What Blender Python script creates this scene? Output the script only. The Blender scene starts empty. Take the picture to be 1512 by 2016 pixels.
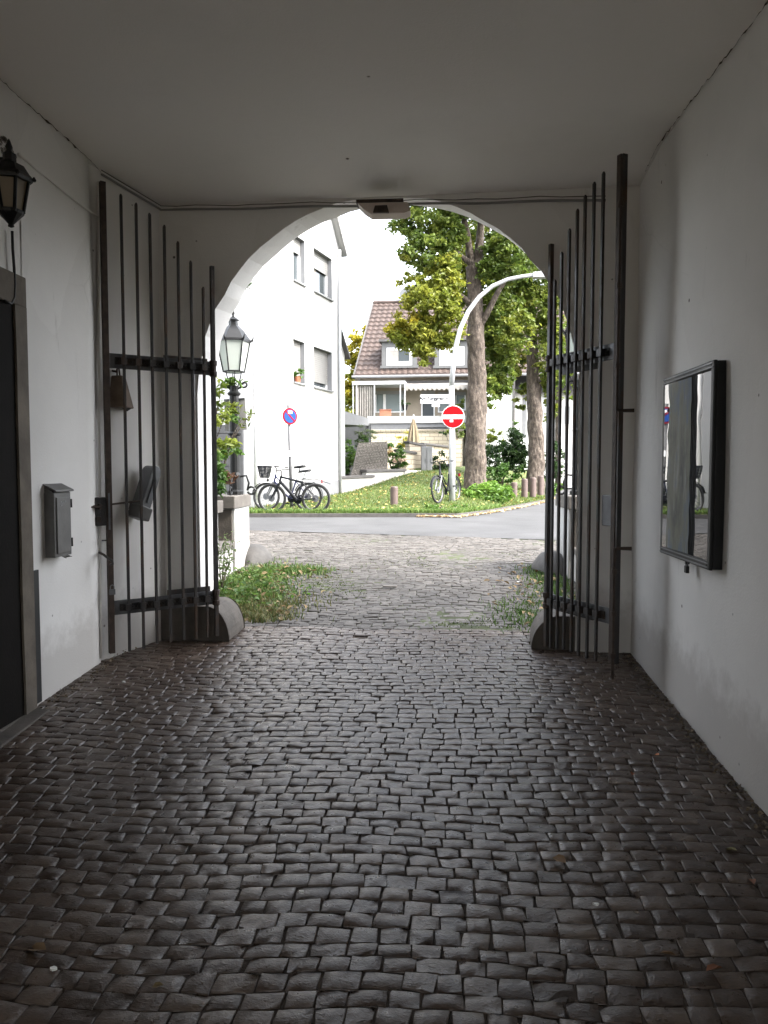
import bpy, math, random
import numpy as np
from mathutils import Vector, Matrix
random.seed(7); rng = np.random.default_rng(7)
R = math.radians
C = bpy.context.scene.collection
S = bpy.context.scene

# ------------------------------------------------------------------ camera, sky, sun, exposure
F_, CX, CY = 1514.0, 756.0, 1008.0
YAW, PITCH = math.atan(109/1514), math.atan(88/1514)
EYE = np.array([0, 0, 1.65])
_f = np.array([-math.sin(YAW)*math.cos(PITCH), math.cos(YAW)*math.cos(PITCH), -math.sin(PITCH)])
_r = np.array([math.cos(YAW), math.sin(YAW), 0]); _u = np.cross(_r, _f)
cd = bpy.data.cameras.new('camera'); cam = bpy.data.objects.new('camera', cd); C.objects.link(cam)
cd.sensor_fit = 'HORIZONTAL'; cd.sensor_width = 36; cd.lens = 36*F_/1512
cd.clip_start = 0.05; cd.clip_end = 3000
cam.location = EYE; cam.rotation_euler = (R(90)-PITCH, 0, YAW)
S.camera = cam

SUN_EL, SUN_AZ = R(46), R(112)          # azimuth clockwise from +Y
w = bpy.data.worlds.new('World'); S.world = w; w.use_nodes = True
nt = w.node_tree; nt.nodes.clear()
sky = nt.nodes.new('ShaderNodeTexSky'); sky.sky_type = 'NISHITA'; sky.sun_disc = False
sky.sun_elevation = SUN_EL; sky.sun_rotation = SUN_AZ; sky.air_density = 1.0; sky.dust_density = 4.0; sky.ozone_density = 1.0
hs = nt.nodes.new('ShaderNodeHueSaturation'); hs.inputs['Saturation'].default_value = 0.30
bg = nt.nodes.new('ShaderNodeBackground'); bg.inputs['Strength'].default_value = 0.15
wo = nt.nodes.new('ShaderNodeOutputWorld')
nt.links.new(sky.outputs[0], hs.inputs['Color']); nt.links.new(hs.outputs[0], bg.inputs[0]); nt.links.new(bg.outputs[0], wo.inputs[0])
sl = bpy.data.lights.new('sun', 'SUN'); sl.energy = 0.6; sl.angle = R(14); sl.color = (1, .95, .87)
so = bpy.data.objects.new('sun', sl); C.objects.link(so)
_sd = Vector((math.sin(SUN_AZ)*math.cos(SUN_EL), math.cos(SUN_AZ)*math.cos(SUN_EL), math.sin(SUN_EL)))
so.rotation_euler = _sd.to_track_quat('Z', 'Y').to_euler(); so.location = (20, -10, 30)
S.view_settings.view_transform = 'Standard'; S.view_settings.look = 'None'
S.view_settings.exposure = 3.28; S.view_settings.gamma = 1
S.render.engine = 'CYCLES'
S.cycles.max_bounces = 14; S.cycles.diffuse_bounces = 9; S.cycles.glossy_bounces = 4
S.cycles.transparent_max_bounces = 12; S.cycles.caustics_reflective = False; S.cycles.caustics_refractive = False
S.cycles.use_denoising = True; S.cycles.sample_clamp_indirect = 6

# ------------------------------------------------------------------ helpers
def ray(px, py): return _f + _r*((px-CX)/F_) - _u*((py-CY)/F_)
def PY(px, py, y):                       # point seen at a photo pixel, on the plane Y = y
    d = ray(px, py); return Vector(EYE + d*(y/d[1]))
def PX(px, py, x):
    d = ray(px, py); return Vector(EYE + d*(x/d[0]))
def PZ(px, py, z):
    d = ray(px, py); return Vector(EYE + d*((z-EYE[2])/d[2]))
def HIT(px, py, p0, n):
    d = ray(px, py); n = np.array(n, float); return Vector(EYE + d*(((np.array(p0)-EYE)@n)/(d@n)))
def PROJ(p):
    v = np.array(p)-EYE; d = v@_f; return CX+F_*(v@_r)/d, CY-F_*(v@_u)/d

W = {}
def empty(name, loc, rot=(0,0,0)):
    o = bpy.data.objects.new(name, None); C.objects.link(o); o.location = loc; o.rotation_euler = rot
    o.empty_display_size = .1; W[o.name] = Vector(loc); return o
def tag(o, label, cat, group=None):
    o['label'] = label; o['category'] = cat
    if group: o['group'] = group
    return o
def thing(name, label, cat, loc, group=None, rot=(0,0,0)):
    return tag(empty(name, loc, rot), label, cat, group)
def copy_tree(o, parent=None):
    c = o.copy(); C.objects.link(c)
    if parent: c.parent = parent
    for ch in list(o.children): copy_tree(ch, c)
    return c

class MB:
    def __init__(s): s.v = []; s.f = []; s.t = None
    def add(s, vs, fs):
        b = len(s.v); s.v += [tuple(v) for v in vs]; s.f += [tuple(i+b for i in f) for f in fs]; return s
    def hexa(s, p):      # 8 corners: bottom 4 ccw, top 4 ccw
        return s.add(p, [(3,2,1,0),(4,5,6,7),(0,1,5,4),(1,2,6,5),(2,3,7,6),(3,0,4,7)])
    def box(s, x0, x1, y0, y1, z0, z1):
        return s.hexa([(x0,y0,z0),(x1,y0,z0),(x1,y1,z0),(x0,y1,z0),(x0,y0,z1),(x1,y0,z1),(x1,y1,z1),(x0,y1,z1)])
    def obox(s, o, ax, ay, az, x0, x1, y0, y1, z0, z1):   # box in a local frame
        o, ax, ay, az = map(Vector, (o, ax, ay, az))
        q = [(x0,y0,z0),(x1,y0,z0),(x1,y1,z0),(x0,y1,z0),(x0,y0,z1),(x1,y0,z1),(x1,y1,z1),(x0,y1,z1)]
        return s.hexa([o+ax*a+ay*b+az*c for a,b,c in q])
    def tube(s, pts, rad, n=8, cap=True, closed=False):
        pts = [Vector(p) for p in pts]; m = len(pts)
        rad = rad if hasattr(rad, '__len__') else [rad]*m
        b = len(s.v); prev = None
        for i, p in enumerate(pts):
            a = pts[(i-1) % m] if (i or closed) else p; c = pts[(i+1) % m] if (i < m-1 or closed) else p
            t = (c-a).normalized()
            if prev is None:
                u = t.orthogonal().normalized()
            else:
                u = (prev - t*prev.dot(t)); u = u.normalized() if u.length > 1e-6 else t.orthogonal().normalized()
            prev = u; w_ = t.cross(u)
            for k in range(n):
                a_ = 2*math.pi*k/n; s.v.append(tuple(p + (u*math.cos(a_)+w_*math.sin(a_))*rad[i]))
        for i in range(m if closed else m-1):
            j = (i+1) % m
            for k in range(n):
                l = (k+1) % n; s.f.append((b+i*n+k, b+i*n+l, b+j*n+l, b+j*n+k))
        if cap and not closed:
            s.f.append(tuple(b+k for k in reversed(range(n)))); s.f.append(tuple(b+(m-1)*n+k for k in range(n)))
        return s
    def cyl(s, p, q, r, n=12): return s.tube([p, q], r, n)
    def lathe(s, o, prof, n=16, axis=(0,0,1), rot=0):      # prof: (r, h)
        o = Vector(o); az = Vector(axis).normalized(); ax = az.orthogonal().normalized() if abs(az.z) < .99 else Vector((1,0,0)); ay = az.cross(ax)
        b = len(s.v); m = len(prof)
        for r, h in prof:
            for k in range(n):
                a = 2*math.pi*k/n+rot; s.v.append(tuple(o+az*h+(ax*math.cos(a)+ay*math.sin(a))*r))
        for i in range(m-1):
            for k in range(n):
                l = (k+1) % n; s.f.append((b+i*n+k, b+i*n+l, b+(i+1)*n+l, b+(i+1)*n+k))
        s.f.append(tuple(b+k for k in reversed(range(n)))); s.f.append(tuple(b+(m-1)*n+k for k in range(n)))
        return s
    def prism(s, poly, ext):       # polygon of 3D points extruded by vector
        n = len(poly); e = Vector(ext); p = [Vector(q) for q in poly]
        return s.add(p+[q+e for q in p], [tuple(reversed(range(n))), tuple(range(n, 2*n))]+[(i,(i+1)%n,n+(i+1)%n,n+i) for i in range(n)])
    def build(s, name, mat, parent=None, smooth=False, local=False, bevel=0, tint=None):
        me = bpy.data.meshes.new(name)
        off = Vector((0,0,0))
        if parent is not None and not local:
            q = parent
            while q is not None: off = off + W.get(q.name, Vector((0,0,0))); q = q.parent
        v = np.array(s.v, float) - np.array(off)
        me.from_pydata(v.tolist(), [], s.f); me.update()
        return link(me, name, mat, parent, smooth, bevel)

def link(me, name, mat, parent=None, smooth=False, bevel=0):
    o = bpy.data.objects.new(name, me); C.objects.link(o); W[o.name] = Vector((0,0,0))
    if mat: me.materials.append(mat)
    if smooth: me.polygons.foreach_set('use_smooth', [True]*len(me.polygons))
    if parent is not None: o.parent = parent
    if bevel:
        b = o.modifiers.new('edge', 'BEVEL'); b.width = bevel; b.segments = 2; b.limit_method = 'ANGLE'; b.angle_limit = R(40)
        b.harden_normals = False
    return o
def quads_mesh(name, verts, faces, mat, parent=None, tint=None, smooth=False, off=None):
    """fast numpy mesh: verts (N,3), faces (M,k)"""
    me = bpy.data.meshes.new(name); k = faces.shape[1]
    if off is not None: verts = verts-np.array(off)
    me.vertices.add(len(verts)); me.vertices.foreach_set('co', verts.astype(np.float32).ravel())
    me.loops.add(faces.size); me.loops.foreach_set('vertex_index', faces.astype(np.int32).ravel())
    me.polygons.add(len(faces)); me.polygons.foreach_set('loop_start', np.arange(0, faces.size, k, dtype=np.int32))
    if tint is not None:
        a = me.attributes.new('tint', 'FLOAT_COLOR', 'POINT'); t = np.ones((len(verts), 4), np.float32); t[:, :3] = tint
        a.data.foreach_set('color', t.ravel())
    me.update(calc_edges=True); me.validate()
    return link(me, name, mat, parent, smooth)

# ------------------------------------------------------------------ materials
def nd(t, kind, **kw):
    n = t.nodes.new(kind)
    for k, v in kw.items():
        if k in n.inputs: n.inputs[k].default_value = v
        else: setattr(n, k, v)
    return n
def newmat(name):
    m = bpy.data.materials.new(name); m.use_nodes = True; t = m.node_tree
    return m, t, t.nodes['Principled BSDF']
def ramp(t, fac, stops):
    r = t.nodes.new('ShaderNodeValToRGB'); e = r.color_ramp.elements
    while len(e) < len(stops): e.new(.5)
    for i, (p, c) in enumerate(stops): e[i].position = p; e[i].color = (*c, 1) if len(c) == 3 else c
    t.links.new(fac, r.inputs[0]); return r
def mixc(t, fac, a, b, mode='MIX'):
    m = t.nodes.new('ShaderNodeMix'); m.data_type = 'RGBA'; m.blend_type = mode
    for s_, v in ((0, fac), (6, a), (7, b)):
        if isinstance(v, (int, float)): m.inputs[s_].default_value = v
        elif isinstance(v, tuple): m.inputs[s_].default_value = (*v, 1)
        else: t.links.new(v, m.inputs[s_])
    return m.outputs[2]
def pos(t): return t.nodes.new('ShaderNodeNewGeometry').outputs['Position']
def noise(t, vec, scale, detail=4, rough=.55, stretch=None):
    if stretch:
        mp = nd(t, 'ShaderNodeMapping'); mp.inputs['Scale'].default_value = stretch; t.links.new(vec, mp.inputs[0]); vec = mp.outputs[0]
    n = nd(t, 'ShaderNodeTexNoise', Scale=scale, Detail=detail, Roughness=rough); t.links.new(vec, n.inputs['Vector']); return n.outputs['Fac']
def bump(t, p, h, strength, dist=.01):
    b = nd(t, 'ShaderNodeBump', Strength=strength, Distance=dist); t.links.new(h, b.inputs['Height']); t.links.new(b.outputs[0], p.inputs['Normal']); return b
def simple(name, col, rough=.6, metal=0, var=.25, scale=6, bmp=.15, bscale=60, spec=.5):
    m, t, p = newmat(name); ps = pos(t)
    n = noise(t, ps, scale, 5); lo = tuple(c*(1-var) for c in col); hi = tuple(min(1, c*(1+var*.6)) for c in col)
    r = ramp(t, n, [(.3, lo), (.7, hi)]); t.links.new(r.outputs[0], p.inputs['Base Color'])
    p.inputs['Roughness'].default_value = rough; p.inputs['Metallic'].default_value = metal; p.inputs['Specular IOR Level'].default_value = spec
    if bmp: bump(t, p, noise(t, ps, bscale, 4), bmp, .004)
    return m

def plaster(name, col, dirt=True, z_dirt=None):
    m, t, p = newmat(name); ps = pos(t)
    big = noise(t, ps, 1.1, 5, .6)
    c = ramp(t, big, [(.3, tuple(x*.90 for x in col)), (.72, col)]).outputs[0]
    if not dirt:
        vo = nd(t, 'ShaderNodeTexVoronoi', Scale=2.1, Randomness=1.0); t.links.new(ps, vo.inputs['Vector'])
        ch = ramp(t, vo.outputs['Distance'], [(.018, (1,1,1)), (.030, (0,0,0))]); c = mixc(t, ch.outputs[0], c, (.08, .06, .05))
        c = mixc(t, ramp(t, noise(t, ps, .55, 4, .6), [(.45, (0,0,0)), (.75, (.35,.35,.35))]).outputs[0], c, (.62, .57, .52))
    if dirt:
        vp = nd(t, 'ShaderNodeTexVoronoi', Scale=.75, Randomness=1.0); wpn = nd(t, 'ShaderNodeTexNoise', Scale=2.2, Detail=5); t.links.new(ps, wpn.inputs['Vector']); t.links.new(mixc(t, .35, ps, wpn.outputs['Color'], 'ADD'), vp.inputs['Vector'])
        c = mixc(t, .22, c, ramp(t, vp.outputs['Color'], [(0, (.72,.71,.69)), (1, (1.0,1.0,1.0))]).outputs[0], 'MULTIPLY')
        # scuffs and drips: vertically stretched smears
        st = noise(t, ps, 5, 6, .7, (1, 1, .22)); r = ramp(t, st, [(.60, (0,0,0)), (.74, (1,1,1))])
        area = ramp(t, noise(t, ps, .9, 3), [(.46, (0,0,0)), (.66, (1,1,1))])
        mm = nd(t, 'ShaderNodeMath', operation='MULTIPLY'); t.links.new(r.outputs[0], mm.inputs[0]); t.links.new(area.outputs[0], mm.inputs[1])
        m2 = nd(t, 'ShaderNodeMath', operation='MULTIPLY'); t.links.new(mm.outputs[0], m2.inputs[0]); m2.inputs[1].default_value = .5
        c = mixc(t, m2.outputs[0], c, (.22, .20, .18))
        # sparse chips and specks
        vo = nd(t, 'ShaderNodeTexVoronoi', Scale=2.6, Randomness=1.0); t.links.new(ps, vo.inputs['Vector'])
        ch = ramp(t, vo.outputs['Distance'], [(.022, (1,1,1)), (.034, (0,0,0))])
        vo2 = nd(t, 'ShaderNodeTexVoronoi', Scale=5.3, Randomness=1.0); t.links.new(ps, vo2.inputs['Vector'])
        ch2 = ramp(t, vo2.outputs['Distance'], [(.02, (.8,.8,.8)), (.05, (0,0,0))])
        mx = nd(t, 'ShaderNodeMath', operation='MAXIMUM'); t.links.new(ch.outputs[0], mx.inputs[0]); t.links.new(ch2.outputs[0], mx.inputs[1])
        c = mixc(t, mx.outputs[0], c, (.05, .045, .04))
        vc = nd(t, 'ShaderNodeTexVoronoi', feature='DISTANCE_TO_EDGE', Scale=.9, Randomness=1.0)
        wn = nd(t, 'ShaderNodeTexNoise', Scale=3.0, Detail=6); t.links.new(ps, wn.inputs['Vector']); wv_ = mixc(t, .16, ps, wn.outputs['Color'], 'ADD'); t.links.new(wv_, vc.inputs['Vector'])
        cr = ramp(t, vc.outputs['Distance'], [(0, (1,1,1)), (.006, (0,0,0))]); cm = ramp(t, noise(t, ps, .8, 3), [(.58, (0,0,0)), (.66, (.12,.12,.12))])
        mcr = nd(t, 'ShaderNodeMath', operation='MULTIPLY'); t.links.new(cr.outputs[0], mcr.inputs[0]); t.links.new(cm.outputs[0], mcr.inputs[1])
        c = mixc(t, mcr.outputs[0], c, (.12, .105, .09))
        # splash zone just over the paving
        sep = nd(t, 'ShaderNodeSeparateXYZ'); t.links.new(ps, sep.inputs[0])
        fl = nd(t, 'ShaderNodeMath', operation='MULTIPLY_ADD'); t.links.new(sep.outputs[1], fl.inputs[0]); fl.inputs[1].default_value = -.05; t.links.new(sep.outputs[2], fl.inputs[2])
        nz = nd(t, 'ShaderNodeMath', operation='MULTIPLY_ADD'); t.links.new(noise(t, ps, 7, 5, .7), nz.inputs[0]); nz.inputs[1].default_value = -.5; t.links.new(fl.outputs[0], nz.inputs[2])
        rr = ramp(t, nz.outputs[0], [(0, (.42,.42,.42)), (.22, (0,0,0))])
        c = mixc(t, rr.outputs[0], c, (.25, .225, .20))
    t.links.new(c, p.inputs['Base Color']); p.inputs['Roughness'].default_value = .85; p.inputs['Specular IOR Level'].default_value = .3
    h = mixc(t, .35, noise(t, ps, 6, 3), noise(t, ps, 90, 4)); bump(t, p, h, .35, .012)
    return m

def cobble_mat(name, stops, rough=(.38, .6), spec=.5, bs=.7):
    m, t, p = newmat(name); g = t.nodes.new('ShaderNodeNewGeometry'); ps = g.outputs['Position']
    c = ramp(t, g.outputs['Random Per Island'], stops).outputs[0]
    f = noise(t, ps, 45, 6, .7); c = mixc(t, .55, c, ramp(t, f, [(.3, (.35,.35,.35)), (.7, (1.25,1.2,1.15))]).outputs[0], 'MULTIPLY')
    b_ = noise(t, ps, .8, 4); c = mixc(t, ramp(t, b_, [(.45, (0,0,0)), (.7, (.5,.5,.5))]).outputs[0], c, tuple(x*.75 for x in stops[0][1]))
    t.links.new(c, p.inputs['Base Color'])
    rg = ramp(t, noise(t, ps, 30, 4), [(.3, (rough[0],)*3), (.7, (rough[1],)*3)]); t.links.new(rg.outputs[0], p.inputs['Roughness'])
    p.inputs['Specular IOR Level'].default_value = spec
    rn = nd(t, 'ShaderNodeTexNoise', Scale=46, Detail=5, Roughness=.6, Distortion=.5); rn.noise_type = 'RIDGED_MULTIFRACTAL'; mpr = nd(t, 'ShaderNodeMapping'); mpr.inputs['Scale'].default_value = (1, 1.7, 1); t.links.new(ps, mpr.inputs[0]); t.links.new(mpr.outputs[0], rn.inputs['Vector'])
    bump(t, p, mixc(t, .35, mixc(t, .4, noise(t, ps, 75, 5, .65), noise(t, ps, 190, 4, .7)), rn.outputs['Fac']), bs, .0045)
    return m

def leaf_mat(name, rough=.5, trans=.35):
    m, t, p = newmat(name); a = nd(t, 'ShaderNodeAttribute', attribute_name='tint')
    t.links.new(a.outputs['Color'], p.inputs['Base Color']); p.inputs['Roughness'].default_value = rough
    tr = nd(t, 'ShaderNodeBsdfTranslucent'); mx = t.nodes.new('ShaderNodeMixShader'); mx.inputs[0].default_value = trans
    t.links.new(a.outputs['Color'], tr.inputs['Color'])
    t.links.new(p.outputs[0], mx.inputs[1]); t.links.new(tr.outputs[0], mx.inputs[2]); t.links.new(mx.outputs[0], t.nodes['Material Output'].inputs[0])
    return m

M = {}
M['wall'] = plaster('white_plaster', (.76, .75, .733))
M['ceil'] = plaster('ceiling_plaster', (.86, .84, .815), dirt=False)
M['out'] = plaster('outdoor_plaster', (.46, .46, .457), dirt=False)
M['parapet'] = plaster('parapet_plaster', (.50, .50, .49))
def reflection_mask_mat():  # mottled dark tones for the sheet that masks the pane's reflection
    m, t, p = newmat('reflection_mask'); ps = pos(t)
    a = noise(t, ps, 2.6, 5, .7, (1, 1.6, .6)); b = noise(t, ps, 9, 5, .7, (1, 1.5, .25))
    c = ramp(t, a, [(.32, (.07,.075,.07)), (.46, (.16,.162,.13)), (.56, (.11,.14,.18)), (.70, (.25,.26,.27))]).outputs[0]
    c = mixc(t, ramp(t, b, [(.55, (0,0,0)), (.72, (.55,.55,.55))]).outputs[0], c, (.34,.35,.35))
    t.links.new(c, p.inputs['Base Color']); p.inputs['Roughness'].default_value = .55; p.inputs['Specular IOR Level'].default_value = .2; return m
M['refl_mask'] = reflection_mask_mat()
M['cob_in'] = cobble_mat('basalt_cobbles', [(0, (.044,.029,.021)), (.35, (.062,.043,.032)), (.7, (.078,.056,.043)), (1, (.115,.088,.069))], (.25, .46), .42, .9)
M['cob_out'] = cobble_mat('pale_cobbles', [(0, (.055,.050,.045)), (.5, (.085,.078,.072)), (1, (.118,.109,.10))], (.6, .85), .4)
M['joint'] = simple('joint_dirt', (.040, .029, .021), .95, var=.5, scale=9, bmp=.6, bscale=120)
M['joint_out'] = simple('mossy_joint', (.040, .050, .016), .95, var=.6, scale=3, bmp=.6, bscale=120)
def iron_mat():
    m, t, p = newmat('wrought_iron'); ps = pos(t)
    a = noise(t, ps, 7, 6, .75, (1, 1, .4)); c = ramp(t, a, [(.38, (.020,.020,.022)), (.52, (.034,.031,.030)), (.62, (.055,.032,.020)), (.72, (.085,.045,.025))]).outputs[0]
    t.links.new(c, p.inputs['Base Color']); p.inputs['Metallic'].default_value = .15
    t.links.new(ramp(t, a, [(.4, (.38,.38,.38)), (.65, (.8,.8,.8))]).outputs[0], p.inputs['Roughness'])
    bump(t, p, noise(t, ps, 60, 5, .7), .6, .004); return m
M['iron'] = iron_mat()
M['rust'] = simple('rusty_iron', (.05, .034, .026), .65, .2, var=.5, scale=18, bmp=.5, bscale=90)
M['postgrey'] = simple('dull_zinc_post', (.085, .085, .088), .6, .1, var=.2, bmp=.1)
M['galv'] = simple('band_steel', (.13, .135, .145), .48, .4, var=.35, scale=9, bmp=.25, bscale=70)
M['black'] = simple('black_paint', (.006, .0065, .007), .45, 0, var=.3, bmp=.1, spec=.35)
M['steel'] = simple('grey_steel', (.16, .165, .175), .42, .6, var=.2, bmp=.1)
M['boxgrey'] = simple('grey_enamel', (.10, .098, .095), .45, .2, var=.25, scale=8, bmp=.2)
M['stone'] = simple('brown_stone', (.075, .064, .053), .8, var=.4, scale=7, bmp=.7, bscale=40)
M['capstone'] = simple('cap_stone', (.115, .104, .092), .8, var=.3, scale=6, bmp=.6, bscale=45)
M['darkstone'] = simple('basalt_kerb', (.055, .051, .047), .7, var=.4, scale=8, bmp=.7, bscale=40)
M['sand'] = simple('sandstone_surround', (.12, .10, .078), .85, var=.35, scale=6, bmp=.5, bscale=50)
M['wood'] = simple('dark_door_wood', (.006, .0045, .0035), .8, var=.4, scale=5, bmp=.3, spec=.1)
M['asphalt'] = simple('asphalt', (.050, .050, .0515), .85, var=.32, scale=1.1, bmp=.5, bscale=160)
M['soil'] = simple('earth', (.09, .075, .05), .95, var=.4, scale=4, bmp=.6, bscale=60)
M['white'] = simple('white_paint', (.78, .78, .78), .4, 0, var=.06, bmp=.03)
M['whitemetal'] = simple('white_pole_paint', (.36, .365, .37), .4, .1, var=.12, scale=9, bmp=.1)
M['red'] = simple('sign_red', (.26, .004, .007), .5, var=.08, bmp=0, spec=.08)
M['ringred'] = simple('ring_red', (.15, .004, .010), .5, var=.08, bmp=0, spec=.08)
M['blue'] = simple('sign_blue', (.009, .045, .20), .5, var=.08, bmp=0, spec=.08)
M['signgrey'] = simple('sign_back_grey', (.16, .165, .17), .45, .5, var=.1, bmp=.05)
M['cream'] = simple('cream_render', (.25, .215, .165), .85, var=.08, scale=2, bmp=.2)
M['grey'] = simple('grey_render', (.16, .163, .168), .7, var=.1, bmp=.1)
M['willow'] = simple('weathered_willow', (.16, .145, .13), .85, var=.5, scale=25, bmp=.2)
M['roofgrey'] = simple('roof_edge_grey', (.10, .10, .10), .7, var=.1, bmp=.1)
M['slate'] = simple('slate_cap', (.075, .07, .068), .7, var=.3, bmp=.4)
M['anthracite'] = simple('anthracite_panel', (.06, .062, .065), .6, var=.2, bmp=.1)
M['shutter'] = simple('roller_shutter', (.22, .217, .21), .5, var=.05, bmp=0)
M['bollard'] = simple('brown_bollard', (.085, .058, .05), .6, var=.2, scale=10, bmp=.3)
M['rubber'] = simple('tyre_rubber', (.008, .008, .008), .8, var=.2, bmp=.2)
M['rim'] = simple('rim_alloy', (.13, .13, .135), .3, .8, var=.1, bmp=0)
M['bikeblack'] = simple('bike_black', (.008, .009, .012), .4, .1, var=.2, bmp=0, spec=.25)
M['bikeblue'] = simple('bike_blue', (.008, .011, .045), .3, .1, var=.2, bmp=0)
M['terracotta'] = simple('terracotta', (.35, .12, .06), .8, var=.2, bmp=.2)
M['rustwood'] = simple('reddish_planter', (.30, .12, .07), .7, var=.3, bmp=.2)
M['bell'] = simple('brown_sheet_iron', (.15, .11, .08), .6, .3, var=.35, scale=12, bmp=.3)
M['beige'] = simple('beige_plastic', (.55, .47, .42), .6, var=.15, bmp=.1)
M['leaf'] = leaf_mat('leaf', .5, .5); M['blade'] = leaf_mat('grass_blade', .6, .3)
M['dry'] = leaf_mat('dry_leaf', .75, .15)
M['paper'] = simple('white_scrap', (.75, .75, .73), .7, var=.05, bmp=0)
M['cloth'] = simple('curtain', (.25, .235, .215), .9, var=.15, bmp=.1)
M['sunshade'] = simple('parasol_cloth', (.20, .16, .105), .9, var=.1, bmp=.1)

def glass(name, col=(.05,.06,.065), rough=.03, spec=.6):
    m, t, p = newmat(name); p.inputs['Base Color'].default_value = (*col, 1); p.inputs['Roughness'].default_value = rough
    p.inputs['Specular IOR Level'].default_value = spec
    ps = pos(t); bump(t, p, noise(t, ps, 3, 2), .05, .01)
    return m
M['glass'] = glass('window_glass'); M['glass_light'] = glass('pale_window_glass', (.22,.26,.26))
M['board'] = glass('showcase_glass', (.018, .02, .022), .012, 1.0)
def pane(name, col, alpha):
    m, t, p = newmat(name); p.inputs['Base Color'].default_value = (*col, 1); p.inputs['Roughness'].default_value = .35
    tr = nd(t, 'ShaderNodeBsdfTranslucent'); tr.inputs['Color'].default_value = (*col, 1)
    mx = t.nodes.new('ShaderNodeMixShader'); mx.inputs[0].default_value = alpha
    t.links.new(p.outputs[0], mx.inputs[1]); t.links.new(tr.outputs[0], mx.inputs[2]); t.links.new(mx.outputs[0], t.nodes['Material Output'].inputs[0])
    return m
M['milk'] = pane('milky_lantern_glass', (.62, .66, .62), .5)
M['amber'] = pane('yellowed_lantern_glass', (.33, .27, .19), .4)

def bark_mat():
    m, t, p = newmat('bark'); ps = pos(t)
    a = noise(t, ps, 10, 6, .75, (1, 1, .6)); v = nd(t, 'ShaderNodeTexVoronoi', Scale=11, Randomness=1.0)
    mp = nd(t, 'ShaderNodeMapping'); mp.inputs['Scale'].default_value = (1, 1, .4); t.links.new(ps, mp.inputs[0]); t.links.new(mp.outputs[0], v.inputs['Vector'])
    c = ramp(t, a, [(.28, (.022,.016,.012)), (.5, (.065,.049,.038)), (.68, (.15,.125,.10))]).outputs[0]
    pl = ramp(t, v.outputs['Distance'], [(.1, (.2,.2,.2)), (.5, (1,1,1))]); c = mixc(t, .6, c, pl.outputs[0], 'MULTIPLY')
    t.links.new(c, p.inputs['Base Color']); p.inputs['Roughness'].default_value = .9
    bump(t, p, mixc(t, .5, a, v.outputs['Distance']), 1.0, .06)
    return m
M['bark'] = bark_mat()
def lawn_mat():
    m, t, p = newmat('lawn_soil'); ps = pos(t)
    c = ramp(t, noise(t, ps, 1.3, 6, .7), [(.3, (.045,.075,.014)), (.52, (.07,.10,.022)), (.7, (.13,.12,.045))]).outputs[0]
    c = mixc(t, .5, c, ramp(t, noise(t, ps, 22, 5, .8), [(.3, (.4,.4,.4)), (.7, (1.4,1.4,1.3))]).outputs[0], 'MULTIPLY')
    t.links.new(c, p.inputs['Base Color']); p.inputs['Roughness'].default_value = .95
    bump(t, p, noise(t, ps, 30, 5, .8), 1, .05); return m
M['lawn'] = lawn_mat()
def tile_mat():
    m, t, p = newmat('roof_tiles'); g = t.nodes.new('ShaderNodeNewGeometry'); ps = g.outputs['Position']
    c = ramp(t, noise(t, ps, 4.0, 4, .7), [(.3, (.032,.021,.017)), (.5, (.054,.036,.029)), (.72, (.085,.058,.048))]).outputs[0]
    t.links.new(c, p.inputs['Base Color']); p.inputs['Roughness'].default_value = .65; return m
M['tiles'] = tile_mat()
def block_mat():
    m, t, p = newmat('pale_block_wall'); ps = t.nodes.new('ShaderNodeTexCoord').outputs['Object']
    mp = nd(t, 'ShaderNodeMapping'); mp.inputs['Rotation'].default_value = (R(90), 0, 0); t.links.new(ps, mp.inputs[0])
    b = nd(t, 'ShaderNodeTexBrick', Scale=1.0); b.inputs['Color1'].default_value = (.42,.36,.27,1); b.inputs['Color2'].default_value = (.48,.42,.33,1); b.inputs['Mortar'].default_value = (.2,.16,.13,1)
    b.inputs['Mortar Size'].default_value = .012; b.inputs['Brick Width'].default_value = .42; b.inputs['Row Height'].default_value = .17
    t.links.new(mp.outputs[0], b.inputs['Vector']); t.links.new(b.outputs[0], p.inputs['Base Color']); p.inputs['Roughness'].default_value = .9
    bump(t, p, b.outputs['Fac'], .5, -.01); return m
M['block'] = block_mat()

# ------------------------------------------------------------------ ground heights
KX = [-20, -4, .46, 1.19, 2.19, 3.49, 5.2, 8]; KYY = [16.9, 17.1, 17.5, 19.0, 21.6, 25.5, 33, 60]
def ss(a, b, x): x = np.clip((x-a)/(b-a), 0, 1); return x*x*(3-2*x)
def G(x, y):                              # paving: the passage ramps up to the street
    x, y = np.asarray(x, float), np.asarray(y, float)
    ramp_ = np.where(y < 7, .05*y, .35 + .17*np.sin(np.clip((y-7)/5.6, 0, 1)*math.pi/2)*1.0)
    return np.maximum(ramp_, -.4)
def GL(x, y):                             # lawn bank beyond the street
    x, y = np.asarray(x, float), np.asarray(y, float); t_ = np.clip(y-np.interp(x, KX, KYY), 0, 12); k = ss(-3.6, -.8, x)
    return .58 + t_*(.026+.03*k) + .003*k*t_*t_
def kerb_y(x): return np.interp(x, KX, KYY)

def struct(o): o['kind'] = 'structure'; return o
def sheet(name, xs, ys, zf, mat, dz=0):
    X, Y = np.meshgrid(xs, ys); Z = zf(X, Y)+dz; v = np.stack([X, Y, Z], -1).reshape(-1, 3); n, m_ = len(xs), len(ys)
    i = np.arange(n*m_).reshape(m_, n); f = np.stack([i[:-1,:-1], i[:-1,1:], i[1:,1:], i[1:,:-1]], -1).reshape(-1, 4)
    return struct(quads_mesh(name, v, f, mat, smooth=True))

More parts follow.
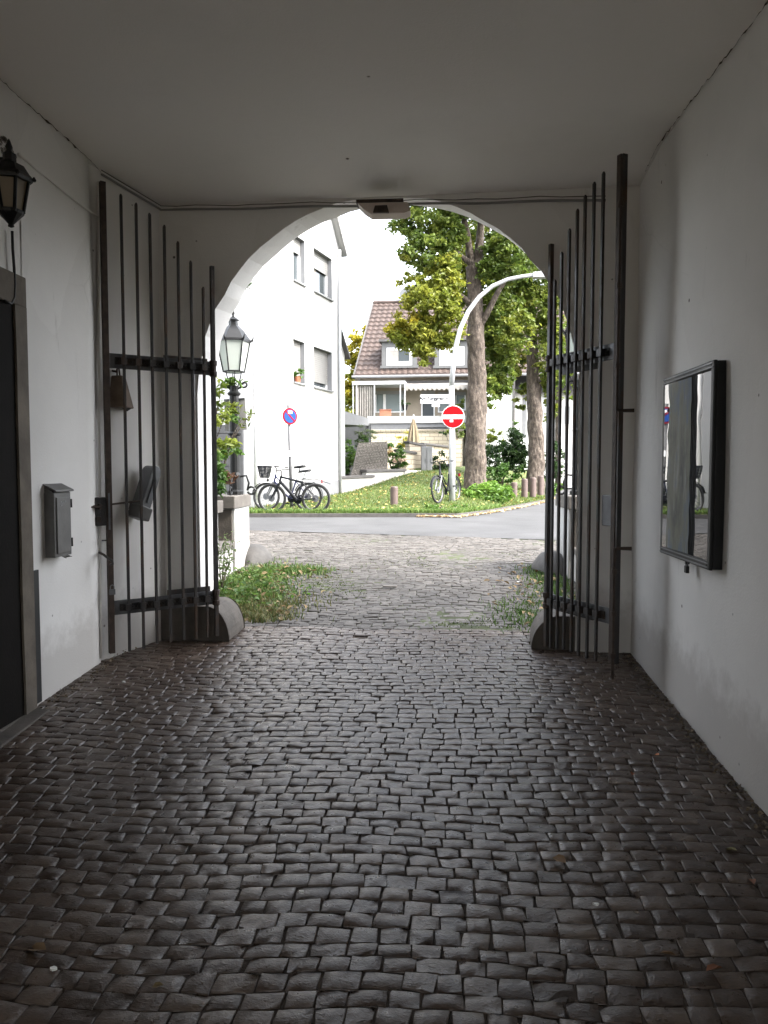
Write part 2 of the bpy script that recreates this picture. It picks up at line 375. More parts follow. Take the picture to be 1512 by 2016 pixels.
struct(MB().box(-400, 400, -400, 400, -1.2, -.75).build('ground', M['soil']))
sheet('passage_bed', np.linspace(-2.6, 1.65, 40), np.linspace(-4.8, 6.3, 110), lambda x, y: G(x, y)+.008*np.sin(x*2.2+1)*np.sin(y*1.7)-.0125+.0070*(1-ss(1.9, 4.1, y))+.003*ss(.9, 1.9, np.abs(x+.5))+.0018*np.sin(x*9)*np.sin(y*8), M['joint'])
sheet('forecourt_bed', np.linspace(-6.5, 5.5, 30), np.linspace(6.3, 12.75, 40), G, M['joint_out'], -.0095)

def ynear(x): return 12.62 - .285*(x+.0)            # near edge of the asphalt, skewed to the passage
def road():
    xs = np.linspace(-26, 30, 60); v = []; f = []
    for x in xs:
        for y in (ynear(np.clip(x, -6, 5)), 18.0, 30.0, 70.0): v.append((x, y, .52))
    for i in range(len(xs)-1):
        for k in range(3): a = i*4+k; f.append((a, a+4, a+5, a+1))
    mb = MB(); mb.add(v, f); return struct(mb.build('street', M['asphalt']))
road()
# lawn bank with kerb
def lawn():
    xs = np.linspace(-16, 5.0, 85); v = []; f = []; n = 40
    for x in xs:
        y0 = float(kerb_y(x))+.12
        for k in range(n):
            y = y0 + (48-y0)*(k/(n-1))**1.6; v.append((x, y, float(GL(x, y))))
    for i in range(len(xs)-1):
        for k in range(n-1): a = i*n+k; f.append((a, a+n, a+n+1, a+1))
    struct(MB().add(v, f).build('lawn', M['lawn'], smooth=True))
    mb = MB(); ks = [(x, float(kerb_y(x))) for x in np.concatenate([np.linspace(-16, .4, 40), np.linspace(.5, 5, 30)])]
    for (x0, y0), (x1, y1) in zip(ks[:-1], ks[1:]):
        d = Vector((x1-x0, y1-y0, 0)).normalized(); nrm = Vector((-d.y, d.x, 0)); a, b = Vector((x0, y0, 0)), Vector((x1, y1, 0)); z0, z1 = .50, .605
        mb.hexa([a+Vector((0,0,z0)), b+Vector((0,0,z0)), b+nrm*.13+Vector((0,0,z0)), a+nrm*.13+Vector((0,0,z0)),
                 a+Vector((0,0,z1)), b+Vector((0,0,z1)), b+nrm*.13+Vector((0,0,z1)), a+nrm*.13+Vector((0,0,z1))])
    struct(mb.build('kerb', M['darkstone']))
lawn()

# cobbles: every stone modelled, one sheet each for passage and forecourt
def cobbles(name, mat, y0, y1, xl, xr, sx, sy, hvar, keep=None, wav=.03, rough_=.0011):
    st = []; y = y0; row = 0
    while y < y1:
        h = random.uniform(.88, 1.12)*sy; x = xl(y)-random.random()*sx
        while x < xr(y):
            w_ = random.uniform(.78, 1.32)*sx; st.append((x, y, w_, h)); x += w_
        y += h; row += 1
    st = np.array(st); cx = st[:,0]+st[:,2]/2; cy = st[:,1]+st[:,3]/2
    if keep is not None: k = keep(cx, cy); st = st[k]; cx = cx[k]; cy = cy[k]
    N = len(st); us = np.array([-1,-.955,-.35,.3,.955,1]); vs = np.array([-1,-.935,.05,.935,1]); nu, nv = 6, 5
    U, V = np.meshgrid(us, vs); U = U.ravel(); V = V.ravel()
    gap = rng.uniform(.001, .0055, (N,1)); hw = st[:,2:3]/2-gap/2; hh = st[:,3:4]/2-gap/2*.8
    hw *= rng.uniform(.965, 1.0, (N,1)); hh *= rng.uniform(.955, 1.0, (N,1))
    # jittered corners, bilinear
    jx = rng.normal(0, .06, (N,4))*hw; jy = rng.normal(0, .075, (N,4))*hh
    wgt = np.stack([(1-U)*(1-V), (1+U)*(1-V), (1+U)*(1+V), (1-U)*(1+V)])/4
    pull = 1-.035*(np.abs(U)**4*np.abs(V)**4)
    lx = hw*U*pull + jx@wgt; ly = hh*V*pull + jy@wgt
    e = np.maximum(np.abs(U)**10, np.abs(V)**9); z = -.0015*(np.abs(U)**14+np.abs(V)**12>.9)
    z = np.tile(z, (N,1)) + rng.normal(0, hvar, (N,1)) + rng.normal(0, .012, (N,1))*lx + rng.normal(0, .017, (N,1))*ly
    q_ = rng.normal(0, 1, (N, 6))*rough_; Uc, Vc = np.clip(U, -.955, .955), np.clip(V, -.935, .935)
    z += q_[:,:1]*(Uc*Vc) + q_[:,1:2]*(Uc*Uc-.5) + q_[:,2:3]*(Vc*Vc-.5) + q_[:,3:4]*np.sin(Uc*3.1+q_[:,4:5]*900) + q_[:,5:6]*.6*np.sin(Vc*2.7+q_[:,4:5]*700)
    chip = (np.abs(U) > .9)*(np.abs(V) > .9); z -= chip*(rng.random((N, len(U))) < .16)*rng.uniform(.002, .007, (N, len(U)))
    edge = ((np.abs(V) > .9)*(np.abs(U) < .5)); z -= edge*(rng.random((N, len(U))) < .08)*.003
    th = rng.normal(0, .035, (N,1)); x = cx[:,None]+lx*np.cos(th)-ly*np.sin(th); y_ = cy[:,None]+lx*np.sin(th)+ly*np.cos(th)
    y_ = y_ + wav*np.sin(x*1.9+.6)+ .6*wav*np.sin(x*4.3+y_*1.1) + .4*wav*np.sin(y_*2.3+x*.7)
    x = x + .5*wav*np.sin(y_*3.1)
    z = z + G(x, y_) + .008*np.sin(x*2.2+1)*np.sin(y_*1.7)
    per = [k for k in range(nu)]+[nu*r_+nu-1 for r_ in range(1,nv)]+[nu*(nv-1)+k for k in range(nu-2,-1,-1)]+[nu*r_ for r_ in range(nv-2,0,-1)]
    x = np.concatenate([x, x[:,per]], 1); y_ = np.concatenate([y_, y_[:,per]], 1); z = np.concatenate([z, z[:,per]-.035], 1)
    nvt = x.shape[1]; v = np.stack([x, y_, z], -1).reshape(-1,3)
    f = [(r_*nu+k, r_*nu+k+1, (r_+1)*nu+k+1, (r_+1)*nu+k) for r_ in range(nv-1) for k in range(nu-1)]
    b = nu*nv; L = len(per); f += [(per[k], b+k, b+(k+1)%L, per[(k+1)%L]) for k in range(L)]
    f = (np.array(f)[None]+(np.arange(N)*nvt)[:,None,None]).reshape(-1,4)
    return struct(quads_mesh(name, v, f, mat, smooth=False))
hole = lambda cx, cy: ~((np.abs(cx+.60) < .07) & (np.abs(cy-6.02) < .045))
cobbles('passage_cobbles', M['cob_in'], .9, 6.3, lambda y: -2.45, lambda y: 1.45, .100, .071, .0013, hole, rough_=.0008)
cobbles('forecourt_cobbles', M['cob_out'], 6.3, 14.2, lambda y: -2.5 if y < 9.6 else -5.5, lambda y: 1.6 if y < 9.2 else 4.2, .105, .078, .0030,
        lambda cx, cy: cy < ynear(cx)-.03, .045)

# ------------------------------------------------------------------ gatehouse
XL, XR = -2.40, 1.41
CL, CR = Vector((-2.17, 5.93, 0)), Vector((1.41, 5.70, 0))        # inner face of the arch wall (skewed)
AD = (CR-CL).normalized(); AN = Vector((-AD.y, AD.x, 0))          # along the wall, outwards
gh = thing('gatehouse', 'vaulted white plastered gatehouse passage with round arch opening to the street', 'building', (-.4, 5.75, 0))
def ceil_z(x, y):
    k = (x-XL)/(XR-XL); zl = np.interp(y, [-5, 3.6, 5.2, 5.95], [3.74, 3.765, 3.755, 3.675]); zr = np.interp(y, [-5, 3.6, 5.2, 5.95], [3.62, 3.655, 3.735, 3.60])
    return zl+(zr-zl)*k
def wallmesh(name, top, dz_, mat, thick):
    pass
# ceiling
mb = MB(); ys = [-5, 0, 3.6, 4.6, 5.2, 5.4, 5.77]; xs_ = np.linspace(-2.7, 1.7, 9)
vv = [(x, y+(CL.y+(CR.y-CL.y)*(x-CL.x)/(CR.x-CL.x)-5.75 if y == ys[-1] else 0), float(ceil_z(np.clip(x, XL, XR), min(y+(CL.y+(CR.y-CL.y)*(x-CL.x)/(CR.x-CL.x)-5.75 if y == ys[-1] else 0), 5.95)))) for y in ys for x in xs_]
mb.add(vv, [(r_*9+k, (r_+1)*9+k, (r_+1)*9+k+1, r_*9+k+1) for r_ in range(len(ys)-1) for k in range(8)])
n0 = len(mb.v); mb.add([(x, y, 4.3) for x, y in ((-2.7,-5),(1.7,-5),(1.7,6.4),(-2.7,6.4))], [(0,1,2,3)])
mb.build('ceiling', M['ceil'], gh, smooth=True)
# right wall with softly waving plaster
def plaster_wall(name, path, z0f, ztop, thick, parent, sgn):
    pts = []
    for (a, b) in zip(path[:-1], path[1:]):
        n = max(2, int((Vector(b)-Vector(a)).length/.12))
        pts += [Vector(a)+(Vector(b)-Vector(a))*(i/n) for i in range(n)]
    pts.append(Vector(path[-1])); zs = np.linspace(0, 1, 30); v = []; m_ = len(pts); nz = len(zs)
    for p in pts:
        z0 = float(G(p.x, p.y))-.06
        for q in zs:
            z = z0+(ztop-z0)*q; wv = .006*math.sin(p.y*2.1+z*1.7)+.004*math.sin(p.y*5.3-z*3.1+1)
            wv += .010*max(0, 1-(z-z0)/.5)
            v.append((p.x+sgn*wv, p.y, z))
    f = [(i*nz+k, (i+1)*nz+k, (i+1)*nz+k+1, i*nz+k+1) for i in range(m_-1) for k in range(nz-1)]
    if sgn < 0: f = [tuple(reversed(q)) for q in f]
    mbw = MB().add(v, f)
    b = len(mbw.v)       # outer skin gives the wall its thickness
    o = [(p.x-sgn*thick, p.y, z) for p in (pts[0], pts[-1]) for z in (-.6, ztop)]
    mbw.add(o, [(0, 1, 3, 2)])
    return mbw.build(name, M['wall'], parent, smooth=True)
plaster_wall('side_wall', [(XR, -5, 0), (XR, 5.70, 0)], None, 3.85, .45, gh, -1)
wl = plaster_wall('side_wall', [(XL, 4.32, 0), (XL, 5.24, 0), (XL-.025, 5.25, 0), (-2.17, 5.93, 0)], None, 3.85, .45, gh, 1)
plaster_wall('side_wall', [(XL, -5, 0), (XL, 2.95, 0)], None, 3.85, .45, gh, 1)
MB().box(XL-.45, XL+.004, 2.94, 4.33, 2.62, 3.85).build('wall_over_door', M['wall'], gh)
for x0_, x1_, z0_ in ((-2.9, -2.0, -.7), (1.0, 1.9, -.7), (-2.0, 1.0, 2.9)): MB().box(x0_, x1_, -5.3, -5.0, z0_, 3.9).build('back_wall', M['wall'], gh)  # unseen end wall behind the camera, its opening sized for fill light
# arch wall: front circle and slightly wider, offset back circle, lofted
def arch_wall():
    n = 40; T = .45; fr = []; bk = []
    c0 = HIT(752, 770, CL, AN); r0 = 381*5.74/1514
    c1 = HIT(774, 778, CL+AN*T, AN); r1 = 369*6.2/1514
    def pts(c, r_, off):
        out = [(-r_, -9)]+[(-r_*math.cos(math.pi*i/n), r_*math.sin(math.pi*i/n)) for i in range(n+1)]+[(r_, -9)]
        res = []
        for i, (a, b) in enumerate(out):
            p = Vector((c.x, c.y, 0))+AD*a; z = c.z+b
            wv = .006*math.sin(i*1.3+off)+.005*math.sin(i*2.9)
            z = min(z, float(ceil_z(p.x, p.y))-.012) if off == 0 else min(z, 3.80)
            if b == -9: z = float(G(p.x, p.y))-.08
            else: p = p+AD*wv*(-1 if a < 0 else 1); z -= abs(wv)*.6
            res.append(Vector((p.x, p.y, z)))
        return res
    A, B = pts(c0, r0, 0), pts(c1, r1, 1)
    def outer(P, base, x0, x1, ztop):
        res = []
        for p in P:
            s_ = (p-base).dot(AD)
            res.append(s_)
        return res
    mb = MB(); m_ = len(A)
    def face(P, base, sl_, sr, ztop, flip):
        sv = [(Vector((p.x, p.y, 0))-Vector((base.x, base.y, 0))).dot(AD) for p in P]
        half = m_//2; ring = []
        for i, p in enumerate(P):     # partner point on the wall's outline
            if p.z < c0.z-.02: q = (sl_ if i < half else sr, p.z)
            else:
                a = math.pi*(i-1)/n; k = (i-1)/n
                q = (sl_+(sr-sl_)*k, ztop) if .25 <= k <= .75 else ((sl_, p.z+(ztop-p.z)*k/.25) if k < .25 else (sr, p.z+(ztop-p.z)*(1-k)/.25))
                if .25 <= k <= .75: q = (sl_+(sr-sl_)*(k-.25)/.5, ztop)
            ring.append(Vector((base.x, base.y, 0))+AD*q[0]+Vector((0,0,q[1])))
        b = len(mb.v); fs = [(i, i+1, m_+i+1, m_+i) for i in range(m_-1)]
        if flip: fs = [tuple(reversed(q)) for q in fs]
        mb.add(P+ring, fs)
    L = (CR-CL).length
    face(A, CL, -.3, L+.3, 3.9, False)
    face(B, CL+AN*T, -1.0, L+1.0, 5.5, True)
    mb.add(A+B, [(i, m_+i, m_+i+1, i+1) for i in range(m_-1)])
    return mb.build('arch_wall', M['wall'], gh), A, B
aw, AF, AB = arch_wall()
# front of the building outside, upper storey shades the passage mouth
mb = MB(); o_ = CL+AN*.02
mb.obox(o_, AD, AN, (0,0,1), -1.5, 5.1, -4.0, .40, 4.32, 8.5)
mb.build('upper_storey', M['out'], gh)
for x0_, x1_ in ((-9.0, -1.02), (4.62, 12.0)): MB().obox(CL, AD, AN, (0,0,1), x0_, x1_, .05, .42, -.6, 8.4).build('street_front', M['out'], gh)
# doorway in the left wall
dw = thing('stone_doorway', 'dark doorway with worn brown sandstone surround in left white wall', 'doorway', (XL, 3.6, .2))
def jag(y0, y1, x0, x1, z0, z1, n=9, amp=.012):
    mb = MB(); v = []
    for i in range(n+1):
        z = z0+(z1-z0)*i/n; a = random.uniform(-amp, amp); v += [(x0, y0+a, z), (x1, y0+a*.6, z), (x1, y1, z), (x0, y1, z)]
    f = [(k+4*i, k+4*i+4, (k+1)%4+4*i+4, (k+1)%4+4*i) for i in range(n) for k in range(4)]+[(0,1,2,3), (4*n+3,4*n+2,4*n+1,4*n)]
    return mb.add(v, f)
jag(4.205, 4.325, XL-.30, XL+.028, .14, 2.565, amp=.008).build('jamb', M['sand'], dw)
jag(2.945, 3.10, XL-.30, XL+.028, .10, 2.565, amp=.008).build('jamb', M['sand'], dw)
MB().box(XL-.30, XL+.032, 2.945, 4.322, 2.56, 2.735).build('lintel', M['sand'], dw, bevel=.008)
MB().box(XL-.03, XL+.014, 3.10, 4.21, .2, 2.56).build('door_leaf', M['wood'], dw)
MB().box(XL-.20, XL+.03, 3.0, 4.30, .05, .222).build('threshold', M['stone'], dw, bevel=.012)
MB().hexa([(XL-.02,2.2,.11),(XL+.16,2.2,.11),(XL+.12,4.30,.10),(XL-.02,4.34,.10),(XL-.02,2.2,.135),(XL+.16,2.2,.125),(XL+.12,4.30,.228),(XL-.02,4.34,.228)]).build('kerb_strip', M['stone'], dw, bevel=.008)
gp = MB().box(XL+.001, XL+.014, 4.335, 4.41, .24, 1.04).build('guard_plate', M['black'], None, bevel=.003)
tag(gp, 'narrow black guard plate fixed upright beside the doorway', 'plate')

# cables: along ceiling over the arch, and on the left wall
def cable(name, label, pts, r_, mat, n=6): return tag(MB().tube(pts, r_, n).build(name, mat, smooth=True), label, 'cable')
p0 = CL-AN*.02
pts = [Vector((XL+.03, 5.36, 3.70)), CL+AD*.03-AN*.03+Vector((0,0,3.625))]
pts += [CL+AD*s_-AN*.025+Vector((0,0, 3.625+(3.545-3.625)*s_/3.6+.004*math.sin(s_*7))) for s_ in np.linspace(.15, 3.35, 22)]
cable('conduit', 'thin grey conduit running along the ceiling above the arch', pts, .009, M['shutter'])
pts2 = [p+Vector((0,0,.028+.004*math.sin(i*2.3))) for i, p in enumerate(pts)]
cable('loose_wire', 'loose dark wire drooping over the conduit above the arch', pts2, .0028, M['rust'])
cp = [PX(px, py, XL+.012) for px, py in ((36,303),(70,332),(105,360),(135,384),(165,407),(195,427))]
cable('wall_wire', 'painted over wire sloping along the left wall below the ceiling', cp, .007, M['wall'])
cp = [PX(px, py, XL+.03) for px, py in ((24,455),(25,490),(28,528),(29,560),(28,585),(22,598),(8,592))]
cable('lantern_wire', 'dark wire looping from wall lantern down to the door lintel', cp, .008, M['black'])
# far side of left wall: pipe-like painted cable beside the gate post
cable('painted_cable', 'white painted cable running down the wall behind left gate post', [PX(194, 358, XL+.012), PX(195, 700, XL+.012), PX(196, 900, XL+.013), PX(198, 1150, XL+.012), PX(199, 1296, XL+.012)], .010, M['wall'])

def corner_crack(pts, wmin, wmax, ax, n=90):
    mb = MB(); pts = [Vector(p) for p in pts]; L_ = [0]
    for a, b in zip(pts[:-1], pts[1:]): L_.append(L_[-1]+(b-a).length)
    for i in range(n+1):
        q = L_[-1]*i/n; k = max(j for j in range(len(L_)-1) if L_[j] <= q+1e-9); p = pts[k].lerp(pts[k+1], (q-L_[k])/(L_[k+1]-L_[k]))
        w_ = max(.0012, random.gauss(wmin, wmin*.7)) + (random.uniform(0, wmax) if random.random() < .22 else 0); j = Vector((0, 0, random.gauss(0, .0035)))
        mb.v += [tuple(p+j-Vector(ax)*w_*.5), tuple(p+j+Vector(ax)*w_*.5)]
    mb.f = [(2*i, 2*i+1, 2*i+3, 2*i+2) for i in range(n)]
    return mb.build('corner_crack', M['joint'], gh)
corner_crack([(XL+.016, y, float(ceil_z(XL, y))-.012) for y in (1.0, 3.6, 5.2, 5.4)], .004, .018, (0, 0, 1), 150)
corner_crack([(XR-.016, y, float(ceil_z(XR, y))-.012) for y in (1.0, 3.6, 5.2, 5.5)], .0035, .012, (0, 0, 1), 150)
# guard stones at the arch jambs
def guard_stone(name, label, p_in, dirx, rx, h, depth, yb):
    mb = MB(); prof = [(-.30, 0), (-.30, h)]+[(rx*(.32+.68*math.sin(a)), h*math.cos(a)) for a in np.linspace(0, math.pi/2, 10)]
    n = len(prof); secs = [(0, .97), (.03, 1.0), (depth*.5, 1.01), (depth-.03, .98), (depth, .93)]
    for d_, k in secs:
        for a, b in prof:
            q = Vector(p_in)+AD*(a*dirx*k)+AN*d_; z = float(G(q.x, q.y)); mb.v.append((q.x, q.y, z-.06+(b+.06)*k))
    for i in range(len(secs)-1):
        for k in range(n): l = (k+1) % n; mb.f.append((i*n+k, i*n+l, (i+1)*n+l, (i+1)*n+k))
    mb.f += [tuple(range(n)), tuple((len(secs)-1)*n+k for k in reversed(range(n)))]
    if dirx < 0: mb.f = [tuple(reversed(q)) for q in mb.f]
    return tag(mb.build(name, M['stone'], smooth=False, bevel=.012), label, 'stone')
jl = AF[1]; jr = AF[-2]
guard_stone('guard_stone', 'rounded wheel guard stone at foot of the left arch jamb', (jl.x, jl.y-.07, 0), 1, .25, .27, .42, 0)
guard_stone('guard_stone', 'rounded wheel guard stone at foot of the right arch jamb', (jr.x, jr.y+.03, 0), -1, .31, .25, .42, 0)

# fixture at the top of the arch
fx = thing('arch_lamp_box', 'beige box with small spotlight fixed under top of the arch', 'lamp box', PY(756, 405, 5.62))
mb = MB(); a = [PY(703, 399, 5.62), PY(803, 397, 5.62), PY(808, 414, 5.62), PY(796, 419, 5.62), PY(730, 421, 5.62), PY(716, 412, 5.62)]
mb.prism(a, (0, .14, 0)); mb.build('housing', M['beige'], fx, bevel=.006)
a = [PY(738, 404, 5.60), PY(762, 403, 5.60), PY(766, 418, 5.60), PY(734, 418, 5.60)]
MB().prism(a, (0, .05, 0)).build('spotlight', M['rust'], fx, bevel=.004)
a = [PY(701, 393, 5.62), PY(794, 390, 5.62), PY(794, 397, 5.62), PY(701, 399, 5.62)]
MB().prism(a, (0, .12, 0)).build('mounting_plate', M['rust'], fx)

# ------------------------------------------------------------------ iron gate leaves
def gate(label, bars, post, hinge, hy, py_, band_h, band_p, sgn):
    """bars: (px, top, bottom); hinge/post the same; band_* centre pixel rows (upper, lower)"""
    H = PY(hinge[0], 900, hy); Q = PY(post[0], 900, py_); d = (Q-H); d.z = 0; L = d.length; d.normalize(); n = Vector((-d.y, d.x, 0))
    if n.y > 0: n = -n                         # towards the viewer
    base = Vector((H.x, H.y, float(G(H.x, H.y))))
    t = thing('gate_leaf', label, 'gate', base, 'wrought iron gate leaves')
    def q(px, py): return HIT(px, py, H, n)
    def bar(px, top, bot, r_, name, mat, point=True, off=0):
        a = q(px, top); b = q(px, bot); x = (a.x+b.x)/2; y = (a.y+b.y)/2; o = Vector((x, y, 0))+n*off
        jx = random.uniform(-.006, .006)
        mb = MB(); ax = d*r_; ay = n*r_
        zz = [b.z, a.z-r_*1.6, a.z] if point else [b.z, a.z]; sc = [1, 1, .45] if point else [1, 1]
        for i, (z, k) in enumerate(zip(zz, sc)):
            s_ = d*(jx*i/2)
            mb.v += [tuple(o+s_+(-ax-ay)*k+Vector((0,0,z))), tuple(o+s_+(ax-ay)*k+Vector((0,0,z))), tuple(o+s_+(ax+ay)*k+Vector((0,0,z))), tuple(o+s_+(-ax+ay)*k+Vector((0,0,z)))]
        m_ = len(zz); mb.f = [(i*4+k, i*4+(k+1)%4, i*4+4+(k+1)%4, i*4+4+k) for i in range(m_-1) for k in range(4)]+[(3,2,1,0), tuple((m_-1)*4+k for k in range(4))]
        return mb.build(name, mat, t, bevel=.002), o
    for b_ in bars: bar(b_[0], b_[1], b_[2], .0092, 'bar', M['iron'], True, .020)
    _, oh = bar(hinge[0], hinge[1], hinge[2], .015, 'hinge_bar', M['iron'], False)
    _, op = bar(post[0], post[1], post[2], .019, 'lock_post', M['rust'], False)
    zs = []
    for (hp, pp) in zip(band_h, band_p):
        a = q(hinge[0], hp); b = q(post[0], pp); z = (a.z+b.z)/2; zs.append(z)
        mb = MB(); mb.obox(Vector((H.x, H.y, z)), d, n, (0,0,1), .0, L, -.010, 0, -.052, .052); bd = mb.build('cross_band', M['galv'], t, bevel=.002)
        for b_ in bars:
            p = q(b_[0], 900); s_ = (Vector((p.x, p.y, 0))-Vector((H.x, H.y, 0))).dot(d)
            c = MB()
            c.obox(Vector((H.x, H.y, z)), d, n, (0,0,1), s_-.022, s_+.022, .034, .042, -.024, .024)
            for e in (-1, 1):
                c.obox(Vector((H.x, H.y, z)), d, n, (0,0,1), s_+e*.019-.004, s_+e*.019+.004, .001, .038, -.024, .024)
                c.obox(Vector((H.x, H.y, z)), d, n, (0,0,1), s_+e*.036-.019, s_+e*.036+.019, .0, .007, -.026, .026)
                c.lathe(Vector((H.x, H.y, z))+d*(s_+e*.040)+n*.007, [(.009, 0), (.009, .006), (.005, .010)], 8, n)
            c.build('bar_clamp', M['iron'], bd)
        c = MB().lathe(Vector((oh.x, oh.y, z-.06)), [(.026, 0), (.030, .005), (.030, .035), (.024, .04), (.024, .08), (.030, .085), (.030, .115), (.026, .12)], 12)
        c.build('hinge_collar', M['rust'], t, smooth=False)
    return t, H, Q, d, n, zs
LB = [(245,385,1282),(273.5,402,1277),(300.5,422,1266),(327.5,445,1264),(354,477,1260),(379,515,1257),(402,566,1254)]
tl, HL, QL, dl, nl, zl = gate('left iron gate leaf opened against the wall, with lock plate on its post', LB, (211,360,1287), (422,525,1252), 5.80, 5.28, (726,1172), (709,1203), 1)
RB = [(1093,552,1277),(1106,498,1278),(1120,453,1280),(1135,415,1285),(1150,388,1293),(1167,363,1298),(1185,343,1303)]
tr_, HR, QR, dr, nr, zr_ = gate('right iron gate leaf opened against the wall, with tall bolted post', RB, (1214,310,1308), (1080,483,1274), 5.68, 5.05, (722,1185), (684,1214), -1)
# left gate lock plate, keeper flat and short back bar with bracket
lp = Vector((QL.x, QL.y, 0)); zc = HIT(228, 1006, QL, nl).z
mb = MB(); mb.obox(lp+Vector((0,0,zc)), -dl, nl, (0,0,1), -.135, -.015, -.004, .018, -.10, .10); lb = mb.build('lock_case', M['iron'], tl, bevel=.006)
mb = MB(); mb.obox(lp+Vector((0,0,zc)), -dl, nl, (0,0,1), -.075, -.060, .018, .05, .015, .055); mb.tube([lp+Vector((0,0,zc+.035))+dl*.065+nl*.045, lp+Vector((0,0,zc+.035))+dl*.15+nl*.055, lp+Vector((0,0,zc+.012))+dl*.17+nl*.05], .007, 6)
mb.build('lock_handle', M['rust'], lb)
MB().obox(lp+Vector((0,0,zc-.055)), -dl, nl, (0,0,1), -.09, -.06, .018, .028, -.02, .02).build('keyhole_cover', M['rust'], lb)
mb = MB(); mb.obox(lp+Vector((0,0,zc)), -dl, nl, (0,0,1), -.006, .006, .022, .027, -.13, .13); mb.build('strike_plate', M['galv'], tl)
a = Vector((HL.x, HL.y, 0))
for z in zl:
    mb = MB(); mb.obox(a+Vector((0,0,z+.03)), dl, nl, (0,0,1), .02, .36, -.075, -.065, -.05, .05); mb.build('hinge_strap', M['iron'], tl)
o = a+dl*.13-nl*.08; MB().box(o.x-.012, o.x+.012, o.y-.012, o.y+.012, zl[1]+.03, zl[0]+.06).build('back_bar', M['iron'], tl)
# left gate hook on the wall
hk = [PX(196, 1088, XL+.01), PX(204, 1092, XL+.06), PX(214, 1100, XL+.12), PX(221, 1104, XL+.15), PX(222, 1110, XL+.15), PX(217, 1112, XL+.13)]
tag(MB().tube(hk, .009, 7).build('gate_hook', M['iron'], smooth=True), 'small iron hook holding the left gate post to the wall', 'hook')
st = [PX(199, 1064, XL+.0), PX(210, 1064, XL+.08)]
tag(MB().tube(st, .005, 6).build('wall_pin', M['iron']), 'thin iron pin behind the left gate post', 'pin')
def padlock(label, p, s_=1.0, nrm=(0,-1,0), mat='galv'):
    p = Vector(p); nrm = Vector(nrm).normalized(); side = Vector((0,0,1)).cross(nrm)
    t = thing('padlock', label, 'padlock', p)
    MB().obox(p, side, nrm, (0,0,1), -.02*s_, .02*s_, -.009*s_, .009*s_, -.04*s_, 0).build('lock_body', M[mat], t, bevel=.003)
    pts = [p+side*(.013*s_*math.cos(a))+Vector((0,0,.016*s_+.014*s_*math.sin(a))) for a in np.linspace(0, math.pi, 9)]
    pts = [pts[0]-Vector((0,0,.018*s_))]+pts+[pts[-1]-Vector((0,0,.018*s_))]
    MB().tube(pts, .0035*s_, 6).build('shackle', M['steel'], t, smooth=True)
padlock('small padlock hanging on the post of left iron gate', HIT(221, 1160, QL+nl*.04, nl), 1.0, nl)
# right gate: drop bolts with bent handles
def bolt(top, bottom, hz, right, name):
    px = 1221; off = nr*.035
    a = HIT(px, top, QR+off, nr); b = HIT(px-1, bottom, QR+off, nr)
    o = Vector((QR.x, QR.y, 0)) + off - dr*(-.035)
    mb = MB(); mb.tube([Vector((o.x, o.y, b.z)), Vector((o.x, o.y, a.z))], .0115, 10)
    zz = HIT(px, hz, QR+off, nr).z; x = Vector((o.x, o.y, zz))
    e = Vector((1, -.15, 0)).normalized()
    mb.tube([x+Vector((0,0,-.02*right)), x+e*.012, x+e*.04, x+e*.105], [.011, .011, .011, .013], 9)
    for k in (.18, .5, .82):
        z = b.z+(a.z-b.z)*k; mb.lathe(Vector((o.x, o.y, z-.015)), [(.02,0),(.02,.03)], 10)
    return mb.build(name, M['rust'], tr_, smooth=False)
bolt(312, 808, 808, -1, 'top_bolt'); bolt(1080, 1342, 1081, 1, 'bottom_bolt')
mb = MB(); mb.obox(Vector((QR.x, QR.y, 0)), dr, nr, (0,0,1), .021, .034, -.018, .018, HIT(1214, 1308, QR, nr).z, HIT(1214, 312, QR, nr).z); mb.build('stop_bar', M['iron'], tr_)
z = HIT(1196, 1005, QR, nr).z
MB().obox(Vector((QR.x, QR.y, z)), -dr, nr, (0,0,1), .02, .12, -.01, .012, -.10, .10).build('lock_case', M['galv'], tr_, bevel=.004)
a = Vector((HR.x, HR.y, 0))
for z in zr_:
    MB().obox(a+Vector((0,0,z-.03)), dr, nr, (0,0,1), .02, .42, -.085, -.075, -.05, .05).build('hinge_strap', M['iron'], tr_)
z = PX(1246, 345, XR).z
hp = thing('bolt_receiver', 'small iron bolt receiver high on wall beside right gate post', 'bracket', (XR-.08, 5.45, z))
MB().box(XR-.165, XR-.003, 5.44, 5.452, z-.022, z+.022).build('plate', M['iron'], hp); MB().box(XR-.12, XR-.05, 5.42, 5.44, z-.014, z+.014).build('keeper', M['steel'], hp)

# ------------------------------------------------------------------ things on the passage walls
# hanging cowbell-like sheet iron bell behind the left gate
bx = -2.30; bp = PX(238, 733, bx)
be = thing('iron_bell', 'brown sheet iron bell hanging behind the left gate bars', 'bell', bp)
yb = bp.y; cz = lambda py: PX(240, py, bx).z
mb = MB(); top = [(bx-.05, yb-.055), (bx+.03, yb-.055), (bx+.03, yb+.015), (bx-.05, yb+.015)]; bot = [(bx-.075, yb-.07), (bx+.055, yb-.07), (bx+.055, yb+.10), (bx-.075, yb+.10)]
mb.hexa([(x, y, cz(803)) for x, y in bot]+[(x, y, cz(741)) for x, y in top]); mb.build('bell_body', M['bell'], be, bevel=.008)
MB().tube([(bx-.02, yb-.02, cz(742)), (bx-.02, yb-.02, cz(728)), (bx-.005, yb-.02, cz(726)), (bx, yb-.02, cz(740))], .006, 6).build('bell_loop', M['iron'], be)
MB().tube([(bx, yb+.0, cz(800)), (bx+.02, yb+.05, cz(806)), (bx+.03, yb+.09, cz(800))], .012, 8).build('clapper', M['iron'], be)
